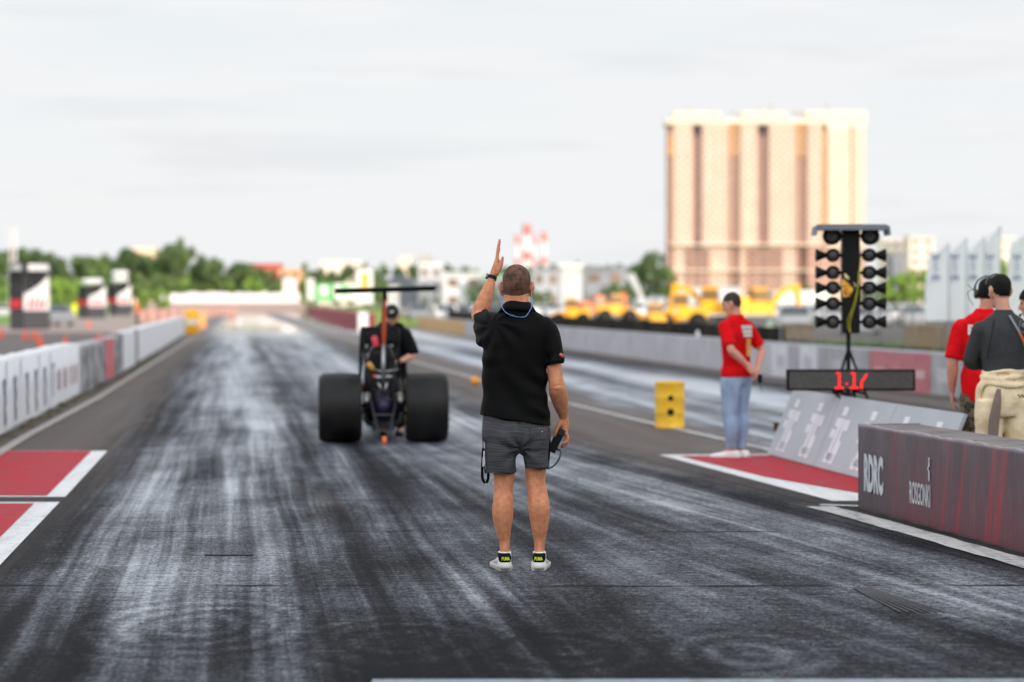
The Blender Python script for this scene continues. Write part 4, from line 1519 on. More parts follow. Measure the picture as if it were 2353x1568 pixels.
# watch
wt = empty('wristwatch', (g[0], g[1], 0), 0, 'black wristwatch on the raised left wrist of the man in shorts', 'watch')
a_ = V(pl_[-1]).lerp(V(pl_[-2]), .25); ax = (V(pl_[-1]) - V(pl_[-2])).normalized()
side = (V((1, 0, 0)) - ax * ax.x).normalized()
mb = MB()
mb.limb([a_ - ax * .011, a_ + ax * .011], [(.0295, .0345), (.0285, .0335)], ref=(1, 0, 0), n=24, roundcap=False)
mb.build('strap', M_BLACK, wt, smooth=False)
mb = MB()
c0 = a_ - side * .032
mb.limb([c0 + side * .003, c0 - side * .008], [(.017, .016), (.016, .015)], ref=tuple(ax), n=16, roundcap=False, ex=4)
mb.build('watch_case', mat('dark_steel', (.12, .12, .13), .25, metal=.8), wt)
# hand-held control box and cable
ctl = empty('control_box', (g[0], g[1], 0), 0, 'black hand-held switch box on a blue-grey cable in the man\'s right hand', 'remote control')
w = rwt
cb = mm(1279, 1014, .075)
Mb = Matrix.Rotation(R(26), 4, 'Y')
mb = MB(); mb.box(cb, (.050, .055, .155), M=Mb); mb.build('case', M_BLACK, ctl, bevel=.004)
mb = MB()
for k_ in range(5):
    p = cb + Mb @ V((0, -.002, .045 + k_ * .008)); mb.box(p, (.053, .056, .003), M=Mb)
mb.build('grip_ridges', M_DGREY, ctl)
mb = MB(); p = cb + Mb @ V((-.030, -.01, -.01)); mb.tube(p, p + Mb @ V((-.014, 0, .004)), .006); mb.build('switch', M_STEEL, ctl)
mb = MB()
mb.limb([cb + Mb @ V((.012, .0, -.05)), mm(1289, 1038, .06), mm(1285, 1056, .05), mm(1275, 1070, .04), mm(1264, 1076, .02), mm(1254, 1075, 0), mm(1246, 1060, .04)], [.0062] * 7, n=8, sub=3)
mb.build('cable', mat('blue_grey_cable', (.035, .075, .105), .4), ctl, smooth=True)

# ---- man in red polo and jeans
M_JEAN = mat('light_denim', (.23, .34, .50), .85, var=.15, scale=4, bump=.4, bscale=40, c2=(.36, .49, .67), stretch=(2, 2, .6))
g2 = ground(1692, 1052)
s = 1.72 / 1.80
P = dict(k=.95, armk=.98, legk=.95, skin=M_SKIN2, head=(-.02, .035, 1.605), hs=.95, yaw=30, pitch=-18, neck=(0, .0, 1.46),
         torso=scale_secs(TORSO, s, w=.98), hair=M_HAIRB, hairopt=dict(lift=.010, grow=1.04, front=.06, back=-.045, side=.02),
         armL=((-.175, 0, 1.375), (-.235, -.15, 1.13), (-.06, -.205, .975)), handL=((.6, -.35, -.7), (.2, .9, 0), (.3, 0, .8), .5),
         armR=((.175, 0, 1.375), (.265, -.12, 1.12), (.10, -.21, .93)), handR=((-.3, -.25, -.9), (-.2, .9, 0), (-.6, -.2, .2), .55),
         legL=((-.085, 0, .84), (-.082, .02, .46), (-.070, -.0, .085)), legR=((.085, 0, .84), (.078, .02, .46), (.062, -.01, .085)), footL=36, footR=24,
         shirt=dict(mat=M_REDS, sleeve=.33, secs=scale_secs([(.885, 0, 0, .178, .132), (.95, 0, 0, .180, .134)] + TORSO[2:], s, w=1.06), fold=.005, seed=4),
         pants=dict(mat=M_JEAN, secs=scale_secs([(.80, 0, 0, .150, .110), (.86, 0, 0, .165, .125), (.94, 0, 0, .17, .125), (1.0, 0, 0, .16, .115)], s), to=.975, ease=(.020, .022), fold=.004, seed=5),
         shoe=(mat('cream_leather', (.93, .93, .91), .6), M_WHT), shw=.058, shl=.32)
red1, D = figure('person', 'man in red polo and light jeans with hands clasped behind his back', (g2[0], g2[1], 0), R(42), P, 1.4)
Mt = basis((.015, -.136, 1.30), (1, 0, 0), (0, 0, 1))
mb = MB()
for (x, z, w_, h_) in ((.015, 1.37, .15, .035), (.02, 1.325, .13, .035), (.03, 1.285, .12, .03)):
    mb.box((x, -.134, z), (w_, .012, h_))
mb.build('print_mark', M_WHT, red1)
mb = MB()
mb.box((.045, -.130, 1.16), (.05, .012, .19))
mb.build('print_mark', mat('yellow_print', (.75, .35, .10), .6), red1)
mb = MB()
mb.path([(-.02, .155, 1.615), (-.06, .14, 1.63), (-.09, .06, 1.625)], .006, 6)
mb.ball((-.045, .135, 1.61), (.03, .012, .018), 10)
mb.ball((.005, .150, 1.60), (.026, .012, .018), 10)
mb.build('glasses', M_BLACK, red1)
rc = MB(); rc.box((0, 0, 0), (.045, .05, .09)); rc.limb([V((0, 0, -.04)), V((.01, 0, -.1)), V((.03, 0, -.15))], [.003] * 3, n=6)
o = rc.build('remote_control', M_BLACK, bevel=.006)
o.location = Matrix.Translation((g2[0], g2[1], 0)) @ Matrix.Rotation(R(42), 4, 'Z') @ V((.085, -.255, .835))
tag(o, 'small black remote held behind the back of the man in jeans', 'remote control')

# ---- man in red shirt and camouflage trousers, headset
m, t, b = newmat('camouflage')
tc = t.n('ShaderNodeTexCoord').outputs['Object']
a1 = t.noise(tc, 14, 3, .6); a2 = t.noise(t.n('ShaderNodeMapping', {'Vector': tc, 'Location': (3, 1, 2)}).outputs[0], 18, 3, .6)
cc = t.mix(t.step(a1, .48, .52), (.05, .045, .03), (.16, .12, .07))
cc = t.mix(t.step(a2, .56, .60), cc, (.012, .012, .010))
t.nt.links.new(cc, b.inputs['Base Color']); b.inputs['Roughness'].default_value = .85
M_CAMO = m
Yc = 20.4; pc = F / Yc
xc = (2262 - CX) / pc
P = dict(k=1.05, armk=1.10, legk=1.05, skin=mat('ruddy_skin', (.60, .27, .19), .5, var=.12), head=(.03, .02, 1.705), hs=1.02, yaw=-8, pitch=-8, neck=(0.01, 0, 1.545),
         torso=scale_secs(TORSO, 1.0, w=1.12), hair=M_HAIRK, hairopt=dict(grow=1.04, front=.06, back=-.06),
         armL=((-.195, 0, 1.42), (-.265, -.03, 1.13), (-.268, .04, .875)), handL=((.05, .1, -1), (1, 0, 0), (0, 1, 0), .38),
         armR=((.215, 0, 1.43), (.27, -.03, 1.13), (.24, .06, .88)), handR=((-.02, .1, -1), (-1, 0, 0), (0, 1, 0), .3),
         legL=((-.09, 0, .86), (-.10, 0, .48), (-.10, 0, .09)), legR=((.09, 0, .86), (.10, 0, .48), (.10, 0, .09)), footL=8, footR=-8,
         shirt=dict(mat=M_REDS, sleeve=.38, ease=.018, cap=.074, secs=scale_secs([(.80, 0, 0, .172, .132), (.92, 0, 0, .182, .140), (1.02, 0, 0, .185, .140)] + TORSO[3:], 1.0, w=1.08), fold=.006, seed=8),
         pants=dict(mat=M_CAMO, secs=scale_secs([(.74, 0, 0, .15, .11), (.86, 0, 0, .17, .125), (1.0, 0, 0, .165, .12)], 1.05), to=.97, ease=(.02, .035), fold=.006, seed=9),
         shoe=(M_DGREY, M_BLACK))
red2, D = figure('person', 'man in red shirt and camouflage trousers wearing a headset at the right', (xc, Yc, 0), R(-6), P, 1.25)
lettering('RDRC', .30, .085, M_WHT, red2, basis((.0, -.160, 1.40), (1, 0, 0), (0, 0, 1)), bold=.04)
lettering('OFFICIAL', .30, .085, M_WHT, red2, basis((.0, -.160, 1.28), (1, 0, 0), (0, 0, 1)), bold=.04)
hs = empty('headset', tuple(red2.location), red2.rotation_euler.z, 'black and grey headset with antenna on the man in camouflage trousers', 'headset')
H_ = D['Mh']
mb = MB()
for sg in (-1, 1):
    mb.lathe([(.02, .045), (.034, .03), (.040, .008), (.040, -.005), (.03, -.012)] if sg < 0 else [(.03, .012), (.040, .005), (.040, -.008), (.034, -.03), (.02, -.045)], tuple(H_ @ V((sg * .10, -.002, -.005))), 'X', 18)
mb.build('ear_cup', mat('dark_olive_plastic', (.03, .04, .035), .4), hs, smooth=True)
mb = MB()
mb.limb([H_ @ V((math.sin(a) * .108, 0, .03 + math.cos(a) * .115)) for a in np.linspace(-1.6, 1.6, 11)], [(.006, .014)] * 11, ref=(0, 0, 1), n=8, sub=2)
mb.tube(H_ @ V((-.12, .01, .03)), H_ @ V((-.17, .06, .085)), .003)
mb.path([H_ @ V((-.135, .0, .03)), H_ @ V((-.165, .02, .01)), H_ @ V((-.15, .03, -.05)), H_ @ V((-.12, .05, -.09))], .0025, 6)
mb.build('headband', M_BLACK, hs, smooth=True)

# ---- man in charcoal top, cream race suit tied at the waist
M_CHAR = mat('charcoal_undershirt', (.036, .038, .043), .85, var=.2, scale=12, bump=.3, bscale=90)
M_CREAM = mat('cream_race_suit', (.88, .67, .42), .8, var=.16, scale=7, bump=.9, bscale=20, c2=(.95, .80, .56))
Yg = 18.5; pg = F / Yg
xg = (2306 - CX) / pg
P = dict(k=.98, armk=.98, legk=1.0, skin=M_SKIN2, head=(-.02, .03, 1.715), hs=1.0, yaw=14, pitch=-4, neck=(0.0, .0, 1.555),
         torso=scale_secs(TORSO, 1.0, w=.97), hair=M_HAIRK, hairopt=dict(grow=1.03, front=.06, back=-.04, side=.028, lift=.004),
         armL=((-.180, 0, 1.425), (-.245, .07, 1.17), (-.09, .21, 1.155)), handL=((1, 0, .1), (0, -1, 0), (0, 0, 1), .3),
         armR=((.195, 0, 1.425), (.285, .07, 1.17), (.09, .23, 1.18)), handR=((-1, 0, .1), (0, -1, 0), (0, 0, 1), .3),
         legL=((-.10, 0, .88), (-.115, 0, .49), (-.12, 0, .09)), legR=((.10, 0, .88), (.115, 0, .49), (.12, 0, .09)), footL=10, footR=-10,
         shirt=dict(mat=M_CHAR, sleeve=.97, ease=.013, cap=.064, secs=scale_secs([(.98, 0, 0, .165, .12)] + TORSO[3:], 1.0, w=1.0), fold=.003, seed=12),
         pants=dict(mat=M_CREAM, name='race_suit', secs=scale_secs([(.76, 0, 0, .16, .13), (.88, 0, 0, .178, .142), (1.0, 0, 0, .178, .142), (1.06, 0, 0, .170, .135), (1.105, 0, 0, .160, .128)], 1.0), to=.97, ease=(.028, .045), fold=.014, seed=14),
         shoe=(M_BLACK, M_BLACK))
grey, D = figure('person', 'man in charcoal long-sleeved top with cream race suit tied at his waist', (xg, Yg, 0), R(3), P, 1.2)
mb = MB()
for z, rx, ry, r in ((1.10, .160, .128, .015), (1.055, .172, .140, .018), (1.005, .178, .145, .020)):
    pts = [V((rx * math.cos(a) + .004 * math.sin(5 * a), ry * math.sin(a), z + .008 * math.sin(3 * a + z * 40))) for a in np.linspace(0, 2 * math.pi, 25)[:-1]]
    n_ = len(pts)
    rs = []
    for i, p in enumerate(pts):
        t_ = (pts[(i + 1) % n_] - pts[i - 1]).normalized(); nr = V((0, 0, 1)).cross(t_).normalized()
        rs.append([p + nr * (r * math.cos(a)) + V((0, 0, r * 1.2 * math.sin(a))) for a in np.linspace(0, 2 * math.pi, 11)[:-1]])
    mb.rings(rs + [rs[0]], cap=False)
for sg, x in ((-1, -.2), (-1, -.17)):
    pass
mb.limb([V((-.15, -.05, 1.03)), V((-.19, -.03, .98)), V((-.195, .0, .90)), V((-.185, .02, .80))], [(.025, .045), (.03, .05), (.03, .05), (.02, .035)], n=12, sub=3)
mb.remesh('tied_sleeves', M_CREAM, D['trousers'], voxel=.011, smooth=3, fn=folds(.005, seed=20, freq=(20, 20, 60)))
mb = MB()
pts = [V((-.085, -.185, .97)), V((-.10, -.188, .86)), V((-.12, -.178, .72)), V((-.125, -.165, .55))]
mb.limb(pts, [(.018, .006), (.034, .006), (.042, .006), (.036, .006)], n=12, sub=3)
mb.build('suit_panel', mat('taupe_panel', (.23, .16, .145), .8, var=.1, bump=.3), D['trousers'], smooth=True)
mb = MB()
for k_, a in enumerate(((-.0, .012), (.012, -.01), (.024, .012), (.034, -.004), (.046, .006), (.058, -.002))):
    mb.box((.065 + a[0], -.197, .918 + a[1] * .6), (.012, .004, .012), rz=0, M=Matrix.Rotation(R(20 + 50 * (k_ % 2)), 4, 'Y'))
mb.build('emblem', M_BLACK, D['trousers'])
mb = MB()     # grey emblem on the upper back
mb.limb([V((.10, -.120, 1.49)), V((.085, -.126, 1.43)), V((.12, -.125, 1.40)), V((.155, -.12, 1.43)), V((.165, -.11, 1.49))], [.003] * 5, n=6, sub=2)
mb.ball((.123, -.124, 1.455), (.018, .004, .018), 10)
mb.build('emblem', mat('grey_print', (.22, .22, .23), .5), D['shirt'])
mb = MB()
mb.path([V((-.075, -.045, 1.535)), V((-.11, -.113, 1.44)), V((-.14, -.128, 1.30)), V((-.155, -.112, 1.20))], .0035, 6)
mb.build('seam', M_BLACK, D['shirt'])
ly = empty('lanyard', tuple(grey.location), grey.rotation_euler.z, 'orange and white lanyard with a black and red pass down the back', 'lanyard')
mb = MB()
mb.limb([V((.02, -.10, 1.53)), V((.06, -.135, 1.45)), V((.11, -.148, 1.35)), V((.145, -.152, 1.25)), V((.15, -.155, 1.22))], [(.009, .002)] * 5, ref=(1, 0, 0), n=6, sub=3)
mb.limb([V((.16, -.09, 1.52)), V((.17, -.13, 1.43)), V((.168, -.146, 1.34)), V((.155, -.153, 1.25)), V((.15, -.155, 1.22))], [(.009, .002)] * 5, ref=(1, 0, 0), n=6, sub=3)
m, t, b = newmat('flame_lanyard')
s3 = t.n('ShaderNodeSeparateXYZ', {0: t.n('ShaderNodeTexCoord').outputs['Object']})
zz = t.m('ADD', s3.outputs[2], t.m('MULTIPLY', t.noise(t.n('ShaderNodeTexCoord').outputs['Object'], 60, 1), .04))
c1 = t.mix(t.step(zz, 1.44, 1.40), (.25, .25, .28), (.60, .12, .03))
c1 = t.mix(t.step(zz, 1.34, 1.27), c1, (.90, .55, .06))
t.nt.links.new(c1, b.inputs['Base Color'])
mb.build('strap', m, ly, smooth=True)
mb = MB(); mb.tube((.15, -.157, 1.225), (.15, -.157, 1.185), .006); mb.build('clip', M_STEEL, ly)
mb = MB(); mb.box((.155, -.157, 1.125), (.062, .008, .11)); mb.build('pass', mat('pass_print', (.02, .015, .02), .3, var=.5, scale=14, c2=(.45, .02, .04), contrast=True), ly)
mb = MB()
Hg = D['Mh']
mb.limb([Hg @ V((math.sin(a) * .092, .045, .05 + math.cos(a) * .085)) for a in np.linspace(-1.5, 1.5, 9)], [(.006, .010)] * 9, ref=(0, 0, 1), n=8, sub=2)
mb.build('goggles', mat('green_black_plastic', (.03, .05, .025), .3), grey, smooth=True)

# ---- face at the right edge: dark hair, microphone headset
Ye = 19.5; pe = F / Ye
xe = (2388 - CX) / pe
P = dict(k=.95, skin=M_SKIN2, head=(-.0, .05, 1.625), hs=1.0, yaw=0, pitch=-10, neck=(0, 0, 1.47),
         torso=scale_secs(TORSO, .96), hair=M_HAIRK, hairopt=dict(grow=1.10, back=-.09, side=-.03, front=.04),
         armL=((-.17, 0, 1.36), (-.22, .02, 1.09), (-.20, .12, .86)), handL=((0, .2, -1), (1, 0, 0), (0, 1, 0), .3),
         armR=((.17, 0, 1.36), (.22, .02, 1.09), (.20, .12, .86)), handR=((0, .2, -1), (-1, 0, 0), (0, 1, 0), .3),
         legL=((-.085, 0, .83), (-.085, 0, .46), (-.08, 0, .085)), legR=((.085, 0, .83), (.085, 0, .46), (.08, 0, .085)),
         shirt=dict(mat=M_BLKS, sleeve=.4, fold=.004), pants=dict(mat=M_DGREY, secs=scale_secs([(.76, 0, 0, .16, .12), (.9, 0, 0, .17, .125), (.98, 0, 0, .16, .115)], .96), to=.97),
         shoe=(M_BLACK, M_BLACK))
edge_p, D = figure('person', 'dark-haired person cut off by the right edge of the picture', (xe, Ye, 0), R(75), P, 2.0)
He = D['Mh']
mb = MB()
mb.lathe([(.02, .03), (.035, .02), (.038, -.01)], tuple(He @ V((.092, 0, 0))), 'X', 14)
mb.path([He @ V((.095, .02, -.01)), He @ V((.09, .08, -.05)), He @ V((.05, .115, -.08))], .005, 6)
mb.ball(He @ V((.045, .118, -.08)), .012, 8)
o = mb.build('microphone_headset', M_BLACK, smooth=True); o.location = edge_p.location; o.rotation_euler = edge_p.rotation_euler
tag(o, 'black microphone headset on the person at the right edge', 'headset')

# ---- crewman in front of the dragster, facing us
M_CAP = M_BLACK
gcx = (900 - CX) / F * 29.6
P = dict(k=1.0, skin=M_SKIN2, head=(-.01, .10, 1.46), hs=1.0, yaw=0, pitch=-14, neck=(0.0, .06, 1.31),
         torso=[(.80 * .93, 0, 0, .16, .115), (.9 * .93, 0, -.02, .175, .125), (1.0 * .93, 0, -.02, .172, .122), (1.12 * .93, 0, -.01, .172, .122), (1.25 * .93, 0, .02, .19, .128), (1.36 * .93, .01, .045, .205, .128), (1.43 * .93, .015, .06, .195, .11), (1.475 * .93, .015, .07, .14, .09), (1.5 * .93, .02, .075, .08, .07)],
         hair=M_HAIRB, armk=1.05,
         armL=((-.165, .06, 1.23), (-.265, .10, .98), (-.13, .27, .92)), handL=((1, .2, -.1), (0, .3, -1), (0, 1, 0), .4),
         armR=((.165, .06, 1.23), (.25, .12, .98), (.12, .28, .95)), handR=((-1, .2, -.1), (0, .3, -1), (0, 1, 0), .4),
         legL=((-.09, -.03, .80), (-.10, .02, .45), (-.10, -.02, .085)), legR=((.09, -.03, .80), (.10, .03, .45), (.10, 0, .085)),
         shirt=dict(mat=M_BLKS, sleeve=.40, ease=.03, cap=.085, fold=.006, secs=[(.78, 0, -.02, .185, .135), (.93, 0, -.02, .185, .133), (1.04, 0, -.01, .185, .132), (1.16, 0, .02, .188, .136), (1.265, .01, .045, .190, .134), (1.33, .015, .06, .178, .118), (1.372, .015, .07, .15, .098), (1.40, .02, .075, .085, .076)]),
         pants=dict(mat=mat('black_trousers', (.006, .006, .008), .8, spec=.1), secs=scale_secs([(.76, 0, 0, .16, .12), (.9, 0, 0, .175, .13), (.98, 0, 0, .165, .12)], .93), to=.97, ease=(.02, .035)),
         shoe=(M_BLACK, M_BLACK))
crew, D = figure('person', 'man in black cap and black T-shirt bending over the dragster, facing us', (gcx, 29.6, 0), R(180), P, 1.8)
Hc = D['Mh']
cap_ = add_hair(Hc, crew, M_CAP, grow=1.09, front=.035, back=-.02, side=.02, lift=.01); cap_.name = 'cap'
mb = MB()
rs_ = []
mb.limb([Hc @ V((0, .06, .035)), Hc @ V((0, .11, .032)), Hc @ V((0, .155, .02))], [(.075, .008), (.070, .006), (.045, .004)], ref=(1, 0, 0), n=14, sub=2)
mb.build('peak', M_CAP, cap_, smooth=True)
mb = MB(); mb.ball(Hc @ V((0, .095, .078)), (.028, .012, .018), 10, Hc.to_3x3()); mb.build('emblem', mat('light_grey_print', (.6, .6, .62), .6), cap_, smooth=True)
mb = MB()
for sg in (-1, 1):
    mb.ball(Hc @ V((sg * .033, .10, .012)), (.028, .010, .018), 10, Hc.to_3x3())
mb.build('sunglasses', M_BLACK, crew, smooth=True)
mb = MB()
for (x, z, w_, h_) in ((.0, 1.22, .05, .05), (.01, 1.16, .07, .04), (-.01, 1.10, .05, .03)):
    mb.ball((x, .165, z), (w_ / 2, .02, h_ / 2), 8)
mb.build('print_mark', mat('grey_shirt_print', (.28, .27, .27), .7), crew, smooth=True)

# ------------------------------------------------------------------ dragster
Yd = F * CH / (1017 - HY)
pd = F / Yd
drg = empty('dragster', ((881 - CX) / pd, Yd, 0), R(4.0), label='black dragster with huge rear slicks and a high orange-strutted rear wing', cat='race car')


def Dg(px, py):
    return (px - 881) / pd, CH - (py - HY) / pd


RT = .405
for sg in (-1, 1):
    mb = MB()
    w = .235; cx_ = sg * .500
    prof = [(.17, -w * .80), (.24, -w * 1.0), (.32, -w * 1.07), (.365, -w * 1.04), (.385, -w * .95), (.397, -w * .82), (.403, -w * .5), (RT, 0)]
    prof = prof + [(r_, -z_) for r_, z_ in prof[-2::-1]]
    mb.lathe(prof, (cx_, 0, RT), 'X', 56)
    ty = mb.build('rear_tyre', M_RUB, drg, smooth=True)
    mb = MB()
    mb.lathe([(.001, -w * .55), (.08, -w * .5), (.15, -w * .75), (.175, -w * .82), (.175, w * .82), (.15, w * .75), (.08, w * .5), (.001, w * .5)], (cx_, 0, RT), 'X', 28)
    mb.build('rim', M_STEEL, ty, smooth=True)
    mb = MB()
    for k_ in range(16):
        a = 2 * math.pi * k_ / 16
        for s2 in (-1, 1):
            p = V((cx_ + s2 * w * 1.075, math.cos(a) * .30, RT + math.sin(a) * .30))
            if k_ % 8 < 5:
                mb.box(p, (.004, .05, .045), M=Matrix.Rotation(a, 4, 'X'))
    mb.build('side_mark', mat('gold_print', (.5, .36, .12), .5), ty)
mb = MB()
mb.tube((-.28, 0, RT), (.28, 0, RT), .055, n=14)
mb.ball((0, 0, RT), (.13, .14, .14), 16)
mb.build('axle', mat('purple_anodised', (.016, .011, .04), .4, metal=.3), drg, smooth=True)
# wing
xw0, zw = Dg(771, 671); xw1, _ = Dg(999, 671)
mb = MB()
rs = []
for x in np.linspace(xw0, xw1, 13):
    prof = [(-.17, .030), (-.10, .034), (0, .036), (.10, .026), (.18, -.004), (.10, -.016), (0, -.020), (-.17, -.026)]
    zz_ = zw + (x - (xw0 + xw1) / 2) * .028
    rs.append([V((x, y_, zz_ + z_ + .02)) for y_, z_ in prof])
mb.rings(rs)
wing = mb.build('rear_wing', mat('black_carbon', (.005, .005, .006), .5, spec=.1), drg)
mb = MB()
for x, dz in ((xw0 - .004, -.016), (xw1 + .004, .016)):
    mb.extrude([(-.17, -.10), (.20, -.10), (.20, .09), (-.12, .07)], .003, Matrix.Translation((x, 0, zw + .02 + dz)) @ Matrix.Rotation(R(90), 4, 'Z'))
mb.build('end_plate', mat('clear_grey_plate', (.30, .27, .26), .3), wing)
mb = MB()
mb.limb([V((.02, .02, Dg(0, 688)[1])), V((.015, .05, Dg(0, 720)[1])), V((.01, .10, Dg(0, 760)[1])), V((.005, .14, Dg(0, 792)[1]))], [(.018, .04), (.022, .05), (.024, .05), (.020, .04)], n=14, sub=3)
mb.build('wing_strut', mat('orange_strut', (.66, .09, .015), .45), drg, smooth=True)
mb = MB()
mb.tube((.02, .02, Dg(0, 692)[1]), (.02, .0, zw + .01), .03, .022)
mb.box((.02, 0, zw + .005), (.14, .1, .02))
mb.tube((-.02, .12, Dg(0, 750)[1]), (-.0, .03, Dg(0, 690)[1]), .008)
mb.build('strut_mount', M_BLACK, drg)
# roll cage with padding
mb = MB()
zc1 = Dg(0, 752)[1]
mb.limb([V((-.27, .55, .35)), V((-.265, .42, .9)), V((-.25, .38, zc1 - .08)), V((-.20, .38, zc1 - .02)), V((.12, .38, zc1 - .02)), V((.17, .38, zc1 - .08)), V((.185, .42, .9)), V((.19, .55, .35))], [.019] * 8, n=10, sub=3)
mb.tube((-.24, .38, zc1 - .22), (-.10, .0, .48), .016)
mb.tube((.16, .38, zc1 - .22), (.08, .0, .48), .016)
mb.tube((-.25, .38, zc1 - .35), (-.28, .9, .5), .016)
for s2 in (-1, 1):
    mb.tube((s2 * .12, 0, .48), (s2 * .2, 1.5, .30), .016)
    mb.tube((s2 * .12, .0, .30), (s2 * .18, 6.0, .14), .016)
    mb.tube((s2 * .2, 1.5, .30), (s2 * .16, 6.0, .20), .014)
mb.build('roll_cage', M_BLACK, drg, smooth=True)
mb = MB()
mb.limb([V((-.23, .40, zc1 - .02)), V((-.24, .40, zc1 - .12)), V((-.22, .40, zc1 - .30))], [(.03, .05), (.035, .05), (.02, .04)], n=10, sub=2)
mb.limb([V((-.215, .42, zc1 - .11)), V((-.03, .42, zc1 - .10)), V((.155, .42, zc1 - .11))], [(.06, .10), (.07, .115), (.06, .10)], ref=(0, 1, 0), n=14, sub=3, ex=2.8)
mb.build('head_pad', mat('charcoal_pad', (.016, .018, .022), .6, bump=.3, spec=.2), drg, smooth=True)
mb = MB()
mb.limb([V((0, .50, .32)), V((0, .55, .60)), V((-.02, .55, .85)), V((-.02, .52, 1.02))], [(.23, .16), (.235, .17), (.20, .15), (.15, .12)], n=20, sub=3, ex=3)
mb.limb([V((0, .9, .30)), V((0, 2.5, .30)), V((0, 4.5, .24)), V((0, 6.4, .18))], [(.24, .18), (.22, .15), (.17, .11), (.08, .05)], n=16, sub=3, ex=3)
mb.build('body_shell', mat('black_body', (.006, .006, .008), .4, spec=.25), drg, smooth=True)
mb = MB()     # parachute packs
mb.limb([V((-.10, .10, Dg(0, 779)[1])), V((-.085, .10, Dg(0, 793)[1]))], [(.040, .05), (.036, .05)], n=12)
mb.build('parachute_pack', mat('pink_red_fabric', (.75, .06, .09), .6), drg, smooth=True)
mb = MB(); mb.limb([V((-.16, .2, .90)), V((-.13, .2, .86))], [(.034, .04), (.03, .04)], n=12)
mb.build('parachute_pack', mat('ochre_fabric', (.65, .33, .08), .6), drg, smooth=True)
mb = MB()
mb.tube((0, .05, Dg(0, 790)[1]), (0, .08, .58), .020)
mb.tube((.02, .10, .82), (.17, .25, .84), .012)
mb.tube((-.02, .10, .82), (-.10, .25, .84), .012)
mb.tube((-.06, .05, .70), (-.02, .02, .60), .018)
mb.tube((.04, .05, .70), (.02, .02, .58), .018)
mb.ball((-.06, .06, .755), (.055, .03, .03), 10)
mb.ball((.06, .06, .76), (.05, .03, .025), 10)
mb.build('release_lever', M_STEEL, drg, smooth=True)
for sg in (-1, 1):
    mb = MB()
    mb.limb([V((sg * .08, .35, .42)), V((sg * .15, .2, .52)), V((sg * .19, .05, .55)), V((sg * .205, -.06, .49))], [.028, .032, .036, .040], n=12, sub=3)
    mb.build('exhaust_pipe', mat('pale_metal', (.42, .41, .40), .35, metal=.7), drg, smooth=True)
mb = MB()
for sg in (-1, 1):
    mb.tube((sg * .15, .0, .50), (sg * .06, -.62, .09), .015)
    mb.tube((sg * .10, .0, .34), (sg * .05, -.60, .07), .010)
mb.tube((-.10, -.25, .33), (.10, -.25, .33), .012)
mb.build('wheelie_bar', mat('dark_tube', (.05, .055, .065), .35, metal=.5), drg)
mb = MB(); mb.lathe([(.02, -.025), (.048, -.022), (.052, 0), (.048, .022), (.02, .025)], (0, -.62, .055), 'X', 20)
mb.build('wheelie_wheel', mat('orange_caster', (.75, .18, .05), .5), drg, smooth=True)
mb = MB(); mb.box((-.19, -.02, .40), (.06, .03, .025), M=Matrix.Rotation(R(-30), 4, 'Y')); mb.box((-.10, .05, .78), (.045, .03, .02)); mb.build('red_tag', mat('red_tag', (.7, .05, .03), .5), drg)
mb = MB()
for (x, y, z, a, b_, c_) in ((0, .12, .22, .26, .12, .16), (-.12, .3, .58, .06, .08, .08), (.1, .3, .60, .06, .08, .1), (0, .35, .50, .2, .3, .2)):
    mb.box((x, y, z), (a, b_, c_), taper=.85)
mb.build('engine', mat('engine_metal', (.03, .028, .04), .4, metal=.5, var=.5, scale=30, c2=(.10, .09, .12)), drg, bevel=.01)
mb = MB(); mb.limb([V((-.24, .45, .60)), V((-.27, .42, .68))], [(.03, .05)] * 2, n=10); mb.build('side_pod', mat('dark_red', (.12, .012, .012), .5), drg, smooth=True)
for sg in (-1, 1):
    mb = MB(); mb.lathe([(.16, -.04), (.27, -.045), (.28, 0), (.27, .045), (.16, .04)], (sg * .28, 6.0, .28), 'X', 28)
    mb.build('front_wheel', M_RUB, drg, smooth=True)

